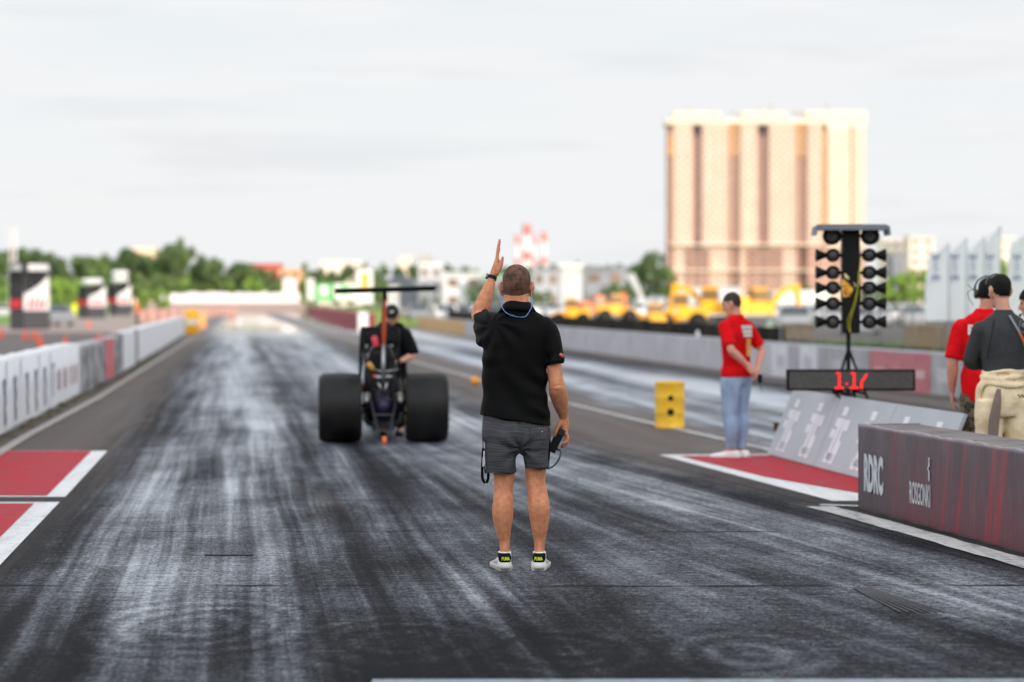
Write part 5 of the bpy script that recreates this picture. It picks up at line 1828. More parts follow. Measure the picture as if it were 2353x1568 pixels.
# ------------------------------------------------------------------ flags
m, t, b = newmat('white_flag_cloth')
b.inputs['Base Color'].default_value = (.97, .98, 1.0, 1)
b.inputs['Roughness'].default_value = .8
trn = t.n('ShaderNodeBsdfTranslucent', {'Color': (.93, .95, 1, 1)})
mx = t.n('ShaderNodeMixShader', {0: .30, 1: b.outputs[0], 2: trn.outputs[0]})
t.nt.links.new(mx.outputs[0], [n_ for n_ in t.nt.nodes if n_.type == 'OUTPUT_MATERIAL'][0].inputs[0])
M_FLAG = m
flags = [(2137, 2180, 560, 'leftmost'), (2180, 2221, 548, 'second from the left'), (2222, 2262, 545, 'third from the left'), (2262, 2299, 520, 'fourth, tallest'), (2322, 2366, 530, 'rightmost, cut by the edge')]
for (xa, xb, yt, nm) in flags:
    Yf = 47 + random.uniform(-.8, .8); pf = F / Yf
    bx = (xb - CX) / pf
    root = empty('feather_flag', (bx, Yf, 0), R(random.uniform(-6, 6)), label='white feather flag with dark blue print, the %s of the row' % nm, cat='flag', group='white feather flags at the right')
    W_ = (xb - xa) / pf * 1.12
    zt = CH - (yt - HY) / pf; zb = CH - (738 - HY) / pf
    mb = MB(); mb.tube((0, 0, 0), (0, 0, zt), .014, .008); mb.build('pole', M_STEEL, root)
    mb = MB()
    nz, nx = 24, 8
    for i in range(nz + 1):
        z = zb + (zt - zb) * i / nz
        f = i / nz
        wd = W_ * (1 if f < .84 else max(.10, 1 - ((f - .84) / .16) ** 1.3)) * (1.04 + .08 * math.sin(f * 5))
        for j in range(nx + 1):
            mb.v.append((-wd * j / nx, .03 * math.sin(j * .9 + f * 7) * j / nx, z))
    for i in range(nz):
        for j in range(nx):
            a = i * (nx + 1) + j
            mb.f.append((a, a + nx + 1, a + nx + 2, a + 1)); mb.mi.append(0)
    fl = mb.build('cloth', M_FLAG, root, smooth=True)
    x0 = -W_ * .62
    for grp in (((0, 593, .10, .035), (-.05, 588, .035, .07), (.05, 588, .035, .07)), ((0, 604, .05, .03),), ((0, 613, .09, .02),), ((.01, 622, .07, .02),), ((0, 635, .11, .035), (-.05, 640, .035, .07), (.05, 640, .035, .07))):
        mb = MB()
        for (dx, py, w_, h_) in grp:
            mb.box((x0 + dx, -.045 - abs(dx) * .02, CH - (py - HY) / pf), (w_, .004, h_))
        mb.build('print_mark', mat('navy_print', (.13, .16, .34), .7), fl)

# ------------------------------------------------------------------ things behind the right wall
grs = MB()
rd = random.Random(11)
for k in range(9000):
    y = rd.uniform(36, 62); x = rw(y)[0] + .35 + rd.random() * 1.6
    h = rd.uniform(.10, .24); a = rd.uniform(0, 6.28); w_ = .02
    dx, dy = math.cos(a) * w_, math.sin(a) * w_
    zb_ = .55
    grs.add([(x - dx, y - dy, zb_), (x + dx, y + dy, zb_), (x + rd.uniform(-.03, .03), y, zb_ + h)], [(0, 1, 2)])
bank = MB()
bp_ = [(y, rw(y)[0]) for y in np.linspace(34, 64, 16)]
for (y, x) in bp_:
    bank.v += [(x + .32, y, 0), (x + .36, y, .58), (x + 2.4, y, .58), (x + 3.2, y, 0)]
for i in range(15):
    o = i * 4
    for q in range(3):
        bank.f.append((o + q, o + q + 1, o + q + 5, o + q + 4)); bank.mi.append(0)
tag(bank.build('bank', mat('dark_grass_bank', (.025, .045, .015), .95, var=.4, scale=3)), kind='structure')
tag(grs.build('grass', mat('grass_blades', (.035, .075, .02), .8, var=.4, scale=2)), kind='stuff', label='dark green grass growing behind the right wall')


def barrier_unit():
    root = empty('crowd_barrier', (0, 0, 0), label='steel crowd barrier with upright bars behind the right wall', cat='barrier', group='steel crowd barriers in a row behind the wall')
    mb = MB()
    mb.path([(-1, 0, .12), (-1, 0, 1.1), (1, 0, 1.1), (1, 0, .12)], .02, 6) if False else None
    mb.tube((-1, 0, 0), (-1, 0, 1.1), .02); mb.tube((1, 0, 0), (1, 0, 1.1), .02); mb.tube((-1, 0, 1.1), (1, 0, 1.1), .02); mb.tube((-1, 0, .2), (1, 0, .2), .016)
    mb.build('frame', M_STEEL, root)
    mb = MB()
    for k_ in range(1, 16):
        mb.tube((-1 + k_ / 8, 0, .2), (-1 + k_ / 8, 0, 1.1), .009, n=5)
    mb.build('bars', M_STEEL, root)
    return root


bu = barrier_unit()
bs_ = [bu] + [copy_tree(bu) for _ in range(5)]
for i, b_ in enumerate(bs_):
    y = 53 + i * .2
    px = 1900 + i * 75
    b_.location = ((px - CX) / F * y, y, .35)
    b_.rotation_euler = (0, 0, R(-4))


def crate(px0, px1, py0, Y, depth, m, label, name='crate', bottom=None):
    x0, x1 = (px0 - CX) / F * Y, (px1 - CX) / F * Y
    z1 = CH - (py0 - HY) / F * Y
    root = empty(name, ((x0 + x1) / 2, Y, 0), R(-5), label=label, cat=name.replace('_', ' '))
    mb = MB(); mb.box((0, depth / 2, z1 / 2), (x1 - x0, depth, z1)); mb.build('body', m, root, bevel=.01)
    mb = MB()
    n_ = 6
    for k_ in range(n_ + 1):
        mb.box((-(x1 - x0) / 2 + (x1 - x0) * k_ / n_, -.02, z1 / 2), (.04, .03, z1 - .02))
    mb.box((0, -.025, z1 - .05), (x1 - x0, .03, .07))
    mb.build('slats', m, root)
    return root


M_TAN = mat('tan_wood', (.42, .27, .14), .8, var=.2, scale=3, stretch=(3, 3, .5))
crate(2082, 2150, 745, 57, .8, M_TAN, 'tan wooden crate behind the wall below the white flags')
crate(1795, 1872, 742, 60, .8, mat('pale_tan_wood', (.40, .30, .22), .8, var=.2), 'pale brown wooden crate behind the wall left of the light tree')
crate(2152, 2176, 748, 57.5, .6, M_TAN, 'narrow tan wooden crate right of the wider tan crate')
crate(1722, 1792, 752, 62, 1.2, mat('ochre_container', (.45, .33, .03), .6), 'ochre yellow bin behind the wall right of the red polo', 'bin')
crate(1760, 1782, 735, 70, .6, mat('green_white_box', (.25, .5, .25), .6, var=.6, scale=4, c2=(.8, .85, .8), contrast=True), 'small green and white box above the ochre bin', 'box')


# parked cars ------------------------------------------------------
def car_proto(m, label, group):
    root = empty('parked_car', (0, 0, 0), label=label, cat='car', group=group)
    side = [(-2.1, .25), (-2.15, .55), (-2.0, .82), (-1.2, .95), (-.55, 1.42), (.75, 1.46), (1.5, 1.0), (2.0, .9), (2.12, .6), (2.05, .25)]
    mb = MB()
    rs = []
    for y, k_ in ((-.85, .93), (-.80, 1.0), (.80, 1.0), (.85, .93)):
        rs.append([V((x * (k_ * .3 + .7), y, .25 + (z - .25) * k_)) for x, z in side])
    mb.rings(rs)
    body = mb.build('body', m, root)
    mb = MB()
    for sy in (-1, 1):
        mb.add([(-1.05, sy * .862, .97), (-.5, sy * .862, 1.34), (.68, sy * .862, 1.36), (1.3, sy * .862, .99)], [(0, 1, 2, 3) if sy > 0 else (3, 2, 1, 0)])
    mb.add([(-1.22, -.7, .985), (-1.22, .7, .985), (-.62, .66, 1.40), (-.62, -.66, 1.40)], [(3, 2, 1, 0)])
    mb.add([(1.50, -.7, 1.03), (1.50, .7, 1.03), (.83, .66, 1.43), (.83, -.66, 1.43)], [(0, 1, 2, 3)])
    mb.build('windows', M_GLASS, root)
    for sx in (-1.3, 1.3):
        for sy in (-.76, .76):
            mb = MB(); mb.lathe([(.15, -.1), (.31, -.11), (.33, 0), (.31, .11), (.15, .1)], (sx, sy, .33), 'Y', 18)
            mb.build('wheel', M_RUB, root, smooth=True)
    return root


cols = {'white': (.80, .80, .80), 'silver': (.50, .51, .53), 'grey': (.22, .23, .25), 'black': (.03, .03, .035), 'blue': (.06, .12, .30), 'red': (.45, .03, .03)}
protos = {c: car_proto(mat('car_' + c, v, .25, var=.04, spec=.6), '%s car parked in the rows beyond the dark fence' % c, '%s cars parked beyond the fence' % c) for c, v in cols.items()}
used = set()
rd = random.Random(21)
seq = ['white', 'silver', 'white', 'grey', 'silver', 'white', 'black', 'white', 'silver', 'blue', 'white', 'grey', 'silver', 'red']
k = 0
for (Yc_, pxa, pxb, rz) in ((176, 1020, 1150, 100), (205, 960, 1250, 96), (240, 940, 1300, 92), (280, 950, 1420, 90), (300, 1490, 2120, 88), (165, 1640, 2140, 85), (205, 1780, 2240, 88), (250, 1250, 2180, 90), (120, 1830, 2120, 80)):
    xa, xb = (pxa - CX) / F * Yc_, (pxb - CX) / F * Yc_
    x = xa
    while x < xb:
        c = seq[(k * 5 + rd.randrange(3)) % len(seq)]
        o = protos[c] if c not in used else copy_tree(protos[c])
        used.add(c)
        o.location = (x, Yc_ + rd.uniform(-1, 1), 0)
        o.rotation_euler = (0, 0, R(rz + rd.uniform(-4, 4) + (180 if rd.random() < .5 else 0)))
        x += rd.uniform(2.5, 3.3) * (1.0 if Yc_ < 200 else 1.15)
        k += 1
        if rd.random() < .12:
            x += 2.5


# construction machines ---------------------------------------------
def excavator(loc, rz, s, label, m=M_YEL):
    root = empty('excavator', loc, rz, label, 'excavator')
    root.scale = (s, s, s)
    mb = MB()
    for sy in (-.9, .9):
        mb.extrude([(-1.6, .35), (-1.4, .05), (1.4, .05), (1.6, .35), (1.4, .7), (-1.4, .7)], .45, Matrix.Translation((0, sy, 0)))
    mb.build('crawler_tracks', M_DGREY, root)
    mb = MB(); mb.box((-.35, 0, 1.15), (2.6, 2.2, .75), taper=.95); mb.box((-1.2, 0, 1.65), (1.0, 2.0, .5), taper=.9)
    mb.build('engine_housing', m, root, bevel=.06)
    mb = MB(); mb.box((.45, .55, 1.85), (1.1, .95, 1.3), taper=.88); cab = mb.build('cab', m, root, bevel=.05)
    mb = MB(); mb.box((.45, .52, 2.0), (1.06, 1.0, .65), taper=.96); mb.build('cab_glass', mat('amber_glass', (.22, .13, .05), .3), cab)
    mb = MB()
    mb.extrude([(.6, 1.2), (1.6, 2.4), (2.7, 2.75), (2.75, 2.5), (1.85, 2.1), (.95, 1.15)], .4, Matrix.Translation((0, -.3, 0)))
    mb.extrude([(2.55, 2.8), (2.9, 2.7), (3.1, 1.2), (2.9, 1.15), (2.55, 2.35)], .32, Matrix.Translation((0, -.3, 0)))
    mb.build('boom', m, root, bevel=.03)
    mb = MB(); mb.extrude([(2.75, 1.3), (3.2, 1.2), (3.3, .7), (2.9, .45), (2.45, .6), (2.6, .8), (2.9, .9)], .9, Matrix.Translation((0, -.3, 0)))
    mb.build('bucket', m, root)
    return root


def loader(loc, rz, s, label, m=M_YEL):
    root = empty('wheel_loader', loc, rz, label, 'loader')
    root.scale = (s, s, s)
    mb = MB(); mb.box((-.9, 0, 1.2), (2.2, 1.6, .9), taper=.9); mb.box((.6, 0, .9), (1.2, 1.0, .6)); mb.build('engine_housing', m, root, bevel=.08)
    mb = MB(); mb.box((-.1, 0, 2.1), (1.1, 1.3, 1.1), taper=.9); cab = mb.build('cab', m, root, bevel=.05)
    mb = MB(); mb.box((-.1, 0, 2.15), (1.14, 1.34, .7), taper=.94); mb.build('cab_glass', mat('amber_glass', (.22, .13, .05), .3), cab)
    for sx in (-1.3, 1.0):
        for sy in (-.9, .9):
            mb = MB(); mb.lathe([(.25, -.2), (.6, -.22), (.65, 0), (.6, .22), (.25, .2)], (sx, sy, .65), 'Y', 20); mb.build('wheel', M_RUB, root, smooth=True)
    mb = MB()
    for sy in (-.45, .45):
        mb.extrude([(.3, 1.5), (1.5, 1.3), (2.3, .55), (2.2, .4), (1.3, 1.05), (.3, 1.2)], .15, Matrix.Translation((0, sy, 0)))
    mb.build('lift_arms', m, root)
    mb = MB(); mb.extrude([(2.1, .9), (2.3, .9), (2.35, .35), (3.0, .2), (3.0, .1), (2.2, .1), (2.0, .4)], 2.2, Matrix.Identity(4)); mb.build('bucket', m, root)
    return root


def gx(px, Y):
    return (px - CX) / F * Y


M_YEL2 = mat('bright_machine_yellow', (.98, .47, .010), .45, var=.06)
excavator((gx(1650, 152), 152, .1), R(170), 1.0, 'yellow excavator behind the head of the man in red polo', M_YEL2)
excavator((gx(1735, 150), 150, .1), R(20), .98, 'yellow excavator furthest right, its arm pointing right', M_YEL2)
loader((gx(1560, 138), 138, 0), R(178), .82, 'yellow wheel loader left of the excavators', M_YEL2)
loader((gx(1420, 190), 190, 0), R(5), .85, 'yellow wheel loader beyond the fence, third machine from the left', M_YEL2)
loader((gx(1310, 165), 165, 0), R(175), .72, 'yellow wheel loader nearest to the raised-arm man', M_YEL2)
excavator((gx(1370, 215), 215, 0), R(10), .9, 'orange excavator between two yellow loaders', M_ORG)
loader((gx(1505, 128), 128, 0), R(95), .60, 'small yellow loader seen end on beside the dark fence', M_YEL2)

# ------------------------------------------------------------------ left side: towers, cones, people
M_TW = mat('tower_white', (.82, .82, .82), .6, var=.25, scale=.6, c2=(.86, .86, .86))
M_TK = mat('tower_black', (.01, .01, .012), .6, var=.5, scale=.8, c2=(.05, .05, .055), spec=.2)
M_TR = mat('tower_red', (.66, .02, .04), .5, var=.2)


def tower(px, Y, W, Hh, label, discs=0):
    root = empty('advert_tower', (gx(px, Y), Y, 0), R(40), label=label, cat='advertising tower', group='black and white advertising towers on the left')
    mb = MB(); mb.box((0, 0, Hh * .14), (W * .98, W * .98, Hh * .28)); mb.build('base', mat('tower_grey', (.05, .05, .055), .6), root, bevel=.03)
    mb = MB(); mb.box((0, 0, Hh * .545), (W, W, Hh * .53), taper=.97)
    core = mb.build('panel_box', M_TW, root, bevel=.03)
    mb = MB()     # black face on the left side
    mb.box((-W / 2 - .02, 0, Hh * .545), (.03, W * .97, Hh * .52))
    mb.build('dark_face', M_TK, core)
    mb = MB()
    mb.add([(-W * .5, -W / 2 - .02, Hh * .81), (W * .48, -W / 2 - .02, Hh * .81), (W * .1, -W / 2 - .02, Hh * .66), (-W * .5, -W / 2 - .02, Hh * .52)], [(3, 2, 1, 0)])
    mb.build('dark_stripe', M_TK, core)
    mb = MB()
    for kx in (-.3, -.12, .08, .27):
        mb.add([(W * (kx - .07), -W / 2 - .025, Hh * .31), (W * (kx + .04), -W / 2 - .025, Hh * .31), (W * (kx + .09), -W / 2 - .025, Hh * .46), (W * (kx + .02), -W / 2 - .025, Hh * .46)], [(0, 1, 2, 3)])
    mb.build('red_print', M_TR, core)
    mb = MB(); mb.box((-W / 2 - .04, 0, Hh * .38), (.02, W * .8, Hh * .13)); mb.build('red_print', M_TR, core)
    mb = MB()
    if discs:
        for i_ in range(discs):
            z = Hh * (.85 + .16 * i_)
            mb.lathe([(W * .42, 0), (W * .52, Hh * .03), (W * .52, Hh * .10), (W * .40, Hh * .135)], (0, 0, z), 'Z', 24)
        mb.build('top_sign', M_TW, root, smooth=True)
    else:
        mb.box((0, 0, Hh * .90), (W, W, Hh * .19)); top = mb.build('top_sign', M_TK, root, bevel=.03)
        mb = MB(); mb.box((W * .05, -W / 2 - .02, Hh * .92), (W * .8, .03, Hh * .10)); mb.box((-W / 2 - .02, 0, Hh * .92), (.03, W * .7, Hh * .09)); mb.build('sign_panel', mat('sign_white', (.6, .6, .6), .6, var=.4, scale=8, stretch=(1, 1, .3)), top)
    return root


tower(68, 146, 1.75, 4.05, 'largest black and white advertising tower with red print, nearest on the left')
tower(212, 250, 2.1, 4.15, 'middle advertising tower with red print beside the yellow-vested marshal', 1)
tower(276, 300, 2.0, 4.85, 'advertising tower with two white discs on top, farthest right', 2)

cone_m = mat('cone_orange', (.85, .10, .03), .5)


def cone_proto():
    root = empty('traffic_cone', (0, 0, 0), cat='traffic cone', group='orange cones on the left tarmac')
    mb = MB(); mb.lathe([(.13, .03), (.12, .05), (.03, .45), (.02, .46)], n=20); mb.build('cone', cone_m, root, smooth=True)
    mb = MB(); mb.box((0, 0, .015), (.32, .32, .03)); mb.build('foot', cone_m, root, bevel=.005)
    return root


cp_ = cone_proto()
spots = [(3, 776, 'at the left edge of the picture'), (57, 780, 'below the largest advertising tower, left of a pair'), (79, 780, 'below the largest advertising tower, right of a pair'), (92, 795, 'nearer the wall than the pair below the largest tower'),
         (151, 800, 'nearest to the white wall, left of the last one'), (228, 795, 'just above the grey and red banner'), (204, 752, 'far off beside the middle tower')]
for i, (px, py, wh) in enumerate(spots):
    o = cp_ if i == 0 else copy_tree(cp_)
    q_ = ground(px, py)
    o.location = (q_[0], q_[1], 0)
    o['label'] = 'orange traffic cone ' + wh

sc_ = protos['grey']
o = copy_tree(sc_)
o.location = (gx(122, 165), 165, 0); o.rotation_euler = (0, 0, R(-60)); o['label'] = 'dark car half hidden behind the largest advertising tower'; del o['group']
o = copy_tree(protos['silver'])
o.location = (gx(0, 260), 260, 0); o.rotation_euler = (0, 0, R(10)); o['label'] = 'silver vehicle at the left edge behind the largest tower'; del o['group']


def simple_person(px, Y, m_top, m_leg, label, rz=0, h=1.78):
    s_ = h / 1.8
    P = dict(head=(0, .02, 1.68 * s_), hs=s_, neck=(0, 0, 1.53 * s_), torso=scale_secs(TORSO, s_), hair=M_HAIRB,
             armL=((-.18 * s_, 0, 1.41 * s_), (-.25, -.02, 1.12), (-.23, .1, .88)), handL=((0, .2, -1), (1, 0, 0), (0, 1, 0), .3),
             armR=((.18 * s_, 0, 1.41 * s_), (.25, -.02, 1.12), (.23, .1, .88)), handR=((0, .2, -1), (-1, 0, 0), (0, 1, 0), .3),
             legL=((-.09, 0, .86 * s_), (-.10, .05, .48 * s_), (-.10, .02, .09)), legR=((.09, 0, .86 * s_), (.10, 0, .48 * s_), (.10, -.1, .09)),
             shirt=dict(mat=m_top, sleeve=.9, ease=.025), pants=dict(mat=m_leg, secs=scale_secs([(.76, 0, 0, .16, .12), (.9, 0, 0, .18, .13), (1.0, 0, 0, .17, .12)], s_), to=.97, ease=(.02, .03)),
             shoe=(M_BLACK, M_BLACK))
    return figure('person', label, (gx(px, Y), Y, 0), rz, P, 2.6)


simple_person(171, 232, mat('hi_vis_yellow', (.80, .85, .02), .6), mat('hi_vis_yellow_trousers', (.70, .72, .03), .6), 'marshal in yellow clothing beside the middle advertising tower', R(160))
simple_person(316, 168, mat('hi_vis_orange', (.85, .12, .02), .6), mat('dark_brown_trousers', (.05, .03, .028), .7), 'marshal in orange top and dark trousers by the end of the left wall', R(100))

# low red-and-white safety barrier, yellow barrier at the end of the wall
rb_ = empty('safety_barrier', (0, 0, 0), label='long low faded pink barrier beyond the end of the left wall', cat='barrier')
mb = MB()
a, b_ = V((gx(330, 205), 205)), V((gx(545, 330), 330))
wall_piece(mb, [tuple(a), tuple(b_)], .95, .3, 1)
mb.build('rail', mat('faded_pink_plastic', (.62, .34, .28), .7, var=.15, scale=.5), rb_)
for k_ in range(12):
    p = a.lerp(b_, (k_ + .5) / 12)
    mb = MB()
    mb.box((p.x + .05, p.y - .1, .5), (.6, .35, 1.0), rz=R(-30))
    mb.build('block', mat('pale_pink_plastic', (.66, .42, .36), .7), rb_)
yb = empty('end_barrel', (gx(441, 122), 122, 0), label='tall yellow impact barrel at the far end of the left wall', cat='barrel')
mb = MB(); mb.lathe([(.30, 0), (.33, .05), (.33, 1.15), (.28, 1.25), (.05, 1.28)], n=28); mb.build('shell', M_YEL2, yb, smooth=True)
mb = MB(); mb.lathe([(.335, .5), (.338, .52), (.338, .72), (.335, .74)], n=28); mb.build('band', M_WHT, yb, smooth=True)
ob_ = MB(); ob_.lathe([(.30, 0), (.33, .05), (.33, .9), (.28, 1.0), (.05, 1.02)], n=24)
o = ob_.build('end_barrel', mat('pale_orange_plastic', (.85, .35, .12), .5), smooth=True); o.location = (gx(462, 150), 150, 0)
tag(o, 'pale orange barrel behind the tall yellow barrel', 'barrel')

# white hoarding across the far end
wf = empty('white_hoarding', (0, 480, 0), label='long row of bright white panels across the far end of the strip', cat='fence')
for i in range(26):
    xa, xb = gx(370 + i * 12.3, 480), gx(370 + (i + 1) * 12.3 - 1.2, 480)
    mb = MB(); h_ = 3.5 + random.uniform(-.25, .2)
    mb.box(((xa + xb) / 2, 0, h_ / 2), (xb - xa, .5, h_)); mb.build('panel', mat('hoarding_white', (.86, .84, .82), .7), wf, bevel=.05)
eb = MB()
ex0, ex1 = gx(330, 380), gx(712, 380)
rs_ = [[V((ex0, 372, .0)), V((ex1, 372, .0))], [V((gx(335, 420), 420, .55)), V((gx(706, 420), 420, .55))], [V((gx(345, 470), 470, 1.45)), V((gx(700, 470), 470, 1.45))], [V((gx(345, 478), 478, 1.5)), V((gx(700, 478), 478, 1.5))], [V((gx(345, 479), 479, 0)), V((gx(700, 479), 479, 0))]]
for k_, rr_2 in enumerate(rs_):
    eb.v += [tuple(p) for p in rr_2]
    if k_:
        o = 2 * k_ - 2
        eb.f.append((o, o + 1, o + 3, o + 2)); eb.mi.append(0)
tag(eb.build('run_off_slope', mat('pinkish_sand', (.46, .31, .25), .9, var=.15, scale=.05)), kind='structure')
# banners and posts in the middle distance
def banner(px0, px1, py0, py1, Y, m, label, stripe=None, posts=True):
    x0, x1 = gx(px0, Y), gx(px1, Y)
    z1, z0 = CH - (py0 - HY) / F * Y, max(0.0, CH - (py1 - HY) / F * Y)
    root = empty('banner_board', ((x0 + x1) / 2, Y, 0), 0, label, 'banner')
    mb = MB(); mb.box((0, 0, (z0 + z1) / 2), (x1 - x0, .1, z1 - z0)); pn = mb.build('panel', m, root, bevel=.02)
    if stripe:
        mb = MB(); mb.box((0, -.07, (z0 + z1) / 2 + .1 * (z1 - z0)), ((x1 - x0) * .45, .03, (z1 - z0) * .55)); mb.build('print_mark', stripe, pn)
    mb = MB()
    for x in (-(x1 - x0) / 2 * .9, (x1 - x0) / 2 * .9):
        mb.tube((x, .08, 0), (x, .08, z1), .05)
    mb.build('post', M_STEEL, root)
    return root


M_GRN = mat('board_green', (.12, .50, .14), .6)
banner(820, 857, 618, 698, 260, M_WHT, 'tall white banner with an orange emblem left of the wing', mat('banner_orange', (.85, .42, .05), .6))
banner(705, 722, 640, 690, 330, mat('board_pale', (.75, .7, .66), .6), 'narrow pale board left of the green and white signs')
banner(724, 765, 652, 692, 300, M_GRN, 'green board with white edge, the left one of two', mat('board_white', (.85, .85, .82), .6))
banner(768, 818, 652, 690, 290, mat('board_white2', (.80, .82, .76), .6), 'white board with green print, the right one of two', M_GRN)
banner(650, 682, 640, 690, 420, mat('board_pink', (.85, .72, .68), .6), 'pinkish white upright board at the end of the strip')
tw = empty('tyre_wall', (0, 0, 0), label='dark red low tyre wall curving along the far right side of the strip', cat='barrier')
mb = MB()
tpl = [(gx(832, 150), 150), (gx(790, 180), 180), (gx(745, 240), 240), (gx(702, 400), 400)]
wall_piece(mb, tpl, .95, .8, -1)
mb.build('tyres', mat('dark_red_tyres', (.30, .04, .06), .7, var=.5, scale=.8), tw)
mb = MB(); mb.box((tpl[0][0] + .1, 149.4, .5), (.6, .8, 1.05)); mb.build('end_block', M_WHT, tw, bevel=.05)
sheet('grass_slope', [(gx(838, 150) + .4, 150), (gx(760, 240), 240), (gx(712, 400), 400), (gx(690, 480), 480), (gx(900, 480), 480), (gx(1010, 190), 190), (gx(990, 155), 155)], .10, mat('sunny_grass', (.22, .30, .03), .9, var=.25, scale=.1))
sheet('field', [(-120, 160), (gx(20, 175), 175), (gx(140, 260), 260), (gx(190, 300), 300), (gx(300, 480), 480), (-140, 480)], .014, mat('field_grass', (.14, .27, .04), .9, var=.3, scale=.1))
for (px, py, c) in ((697, 800, 'first'), (765, 835, 'second')):
    pass
ms = empty('lattice_mast', (gx(30, 420), 420, 0), 0, 'thin red and white lattice mast rising above the trees at far left', 'mast')
mb = MB()
for sx, sy in ((-1, -1), (1, -1), (1, 1), (-1, 1)):
    mb.tube((sx * .6, sy * .6, 0), (sx * .35, sy * .35, 14.5), .12, .08, 6)
mb.build('frame', mat('pale_mast', (.75, .76, .78), .6), ms)
mb = MB()
for k_ in range(9):
    z = k_ * 1.6; r0 = .6 - .25 * z / 14.5
    mb.tube((-r0, -r0, z), (r0, -r0, z + 1.6), .05, n=5); mb.tube((r0, -r0, z), (-r0, -r0, z + 1.6), .05, n=5)
mb.build('braces', mat('mast_red', (.6, .25, .2), .6), ms)

# ------------------------------------------------------------------ far buildings
M_CREAMW = mat('cream_facade', (.70, .51, .41), .8, var=.06, scale=.15)
M_CREAML = mat('pale_and_sunlit_cream', (.78, .65, .51), .8, var=.05, scale=.15)  # paler cream trim; on the right bays it paints in stronger sunlight
M_BRICK = mat('brown_brick', (.38, .21, .16), .85, var=.15, scale=.3)
M_PINK = mat('pink_brick', (.50, .29, .225), .85, var=.1, scale=.3)
M_OCHRE = mat('ochre_facade', (.68, .36, .16), .8, var=.1, scale=.2)
M_WIN = mat('window_glass', (.10, .09, .11), .5, var=.4, scale=.4, c2=(.22, .16, .13))
M_WINF = mat('window_glass_far', (.17, .11, .09), .5, var=.35, scale=.4, c2=(.30, .20, .15))
YB = 1100.0
pb = F / YB
hr = empty('apartment_block', (gx(1760, YB), YB, 0), label='very tall cream and brick apartment block on the right horizon', cat='building')


def BX(px): return (px - 1760) / pb
def BZ(py): return CH - (py - HY) / pb


mb = MB(); mb.box((BX(1760), 9, BZ(275) / 2), (BX(1984) - BX(1536), 18, BZ(275))); mb.build('wall', M_PINK, hr)
bands = [(1548, 1590, M_CREAMW), (1613, 1673, M_CREAMW), (1700, 1739, M_CREAMW), (1766, 1827, M_CREAMW), (1854, 1888, M_CREAMW), (1899, 1951, M_CREAML), (1957, 1983, M_CREAML)]  # two right bays use the paler cream as painted sunlight
for a, b_, m_ in bands:
    mb = MB(); d = 2.5 if m_ is M_CREAMW else 4.5
    mb.box((BX((a + b_) / 2), -d / 2, BZ(285) / 2), (BX(b_) - BX(a), d, BZ(285))); mb.build('bay', m_, hr)
for a, b_ in ((1591, 1612), (1740, 1765)):
    mb = MB(); mb.box((BX((a + b_) / 2), -.4, BZ(300) / 2), (BX(b_) - BX(a), .8, BZ(300))); mb.build('stair_bay', M_BRICK, hr)
    mb = MB(); mb.box((BX((a + b_) / 2), -.7, (BZ(288) + BZ(312)) / 2), (BX(b_) - BX(a) - .6, 1.4, BZ(288) - BZ(312))); mb.build('dark_opening', mat('dark_opening', (.09, .05, .06), .8), hr)
for a, b_, y0, y1, d, m_ in ((1577, 1629, 571, 620, 3.2, M_BRICK), (1714, 1797, 571, 620, 3.2, M_BRICK), (1577, 1629, 626, 668, 3.2, M_PINK), (1714, 1797, 626, 668, 3.2, M_PINK), (1853, 1984, 571, 668, 5.2, M_PINK),
                            (1674, 1699, 290, 362, 1.0, M_OCHRE), (1828, 1853, 290, 362, 1.0, M_OCHRE), (1536, 1547, 310, 360, 1.0, M_OCHRE), (1889, 1898, 300, 560, 2.0, M_OCHRE), (1952, 1956, 300, 560, 3.0, M_OCHRE)):
    mb = MB(); mb.box((BX((a + b_) / 2), -d / 2, (BZ(y0) + BZ(y1)) / 2), (BX(b_) - BX(a), d, BZ(y0) - BZ(y1))); mb.build('facade_panel', m_, hr)
for px_, w_, h_ in ((1585, 3, 3), (1640, 2, 2), (1752, 4, 2.5), (1775, .5, 5), (1690, 2, 2), (1835, 3, 2), (1905, .5, 5), (1930, 4, 2)):
    mb = MB(); mb.box((BX(px_), 6, BZ(262) + h_ / 2), (w_, 3, h_)); mb.build('rooftop_unit', mat('rooftop_grey', (.42, .38, .36), .8), hr)
for a, b_, y0 in ((1546, 1654, 259), (1704, 1806, 259), (1850, 1988, 257)):
    mb = MB(); mb.box((BX((a + b_) / 2), 4.5, (BZ(y0) + BZ(276)) / 2), (BX(b_) - BX(a), 17, BZ(y0) - BZ(276))); mb.build('roof_block', M_CREAML, hr)
mb = MB(); mb.box((BX(1760), 7.5, BZ(281)), (BX(1990) - BX(1532), 23, 2.4)); mb.build('cornice', M_CREAML, hr)
mb = MB(); mb.box((BX(1760), 2.9, BZ(563)), (BX(1985) - BX(1537), 17, .7)); mb.box((BX(1760), 2.9, BZ(622)), (BX(1985) - BX(1537), 17, .6)); mb.build('string_course', M_CREAML, hr)
wins = []
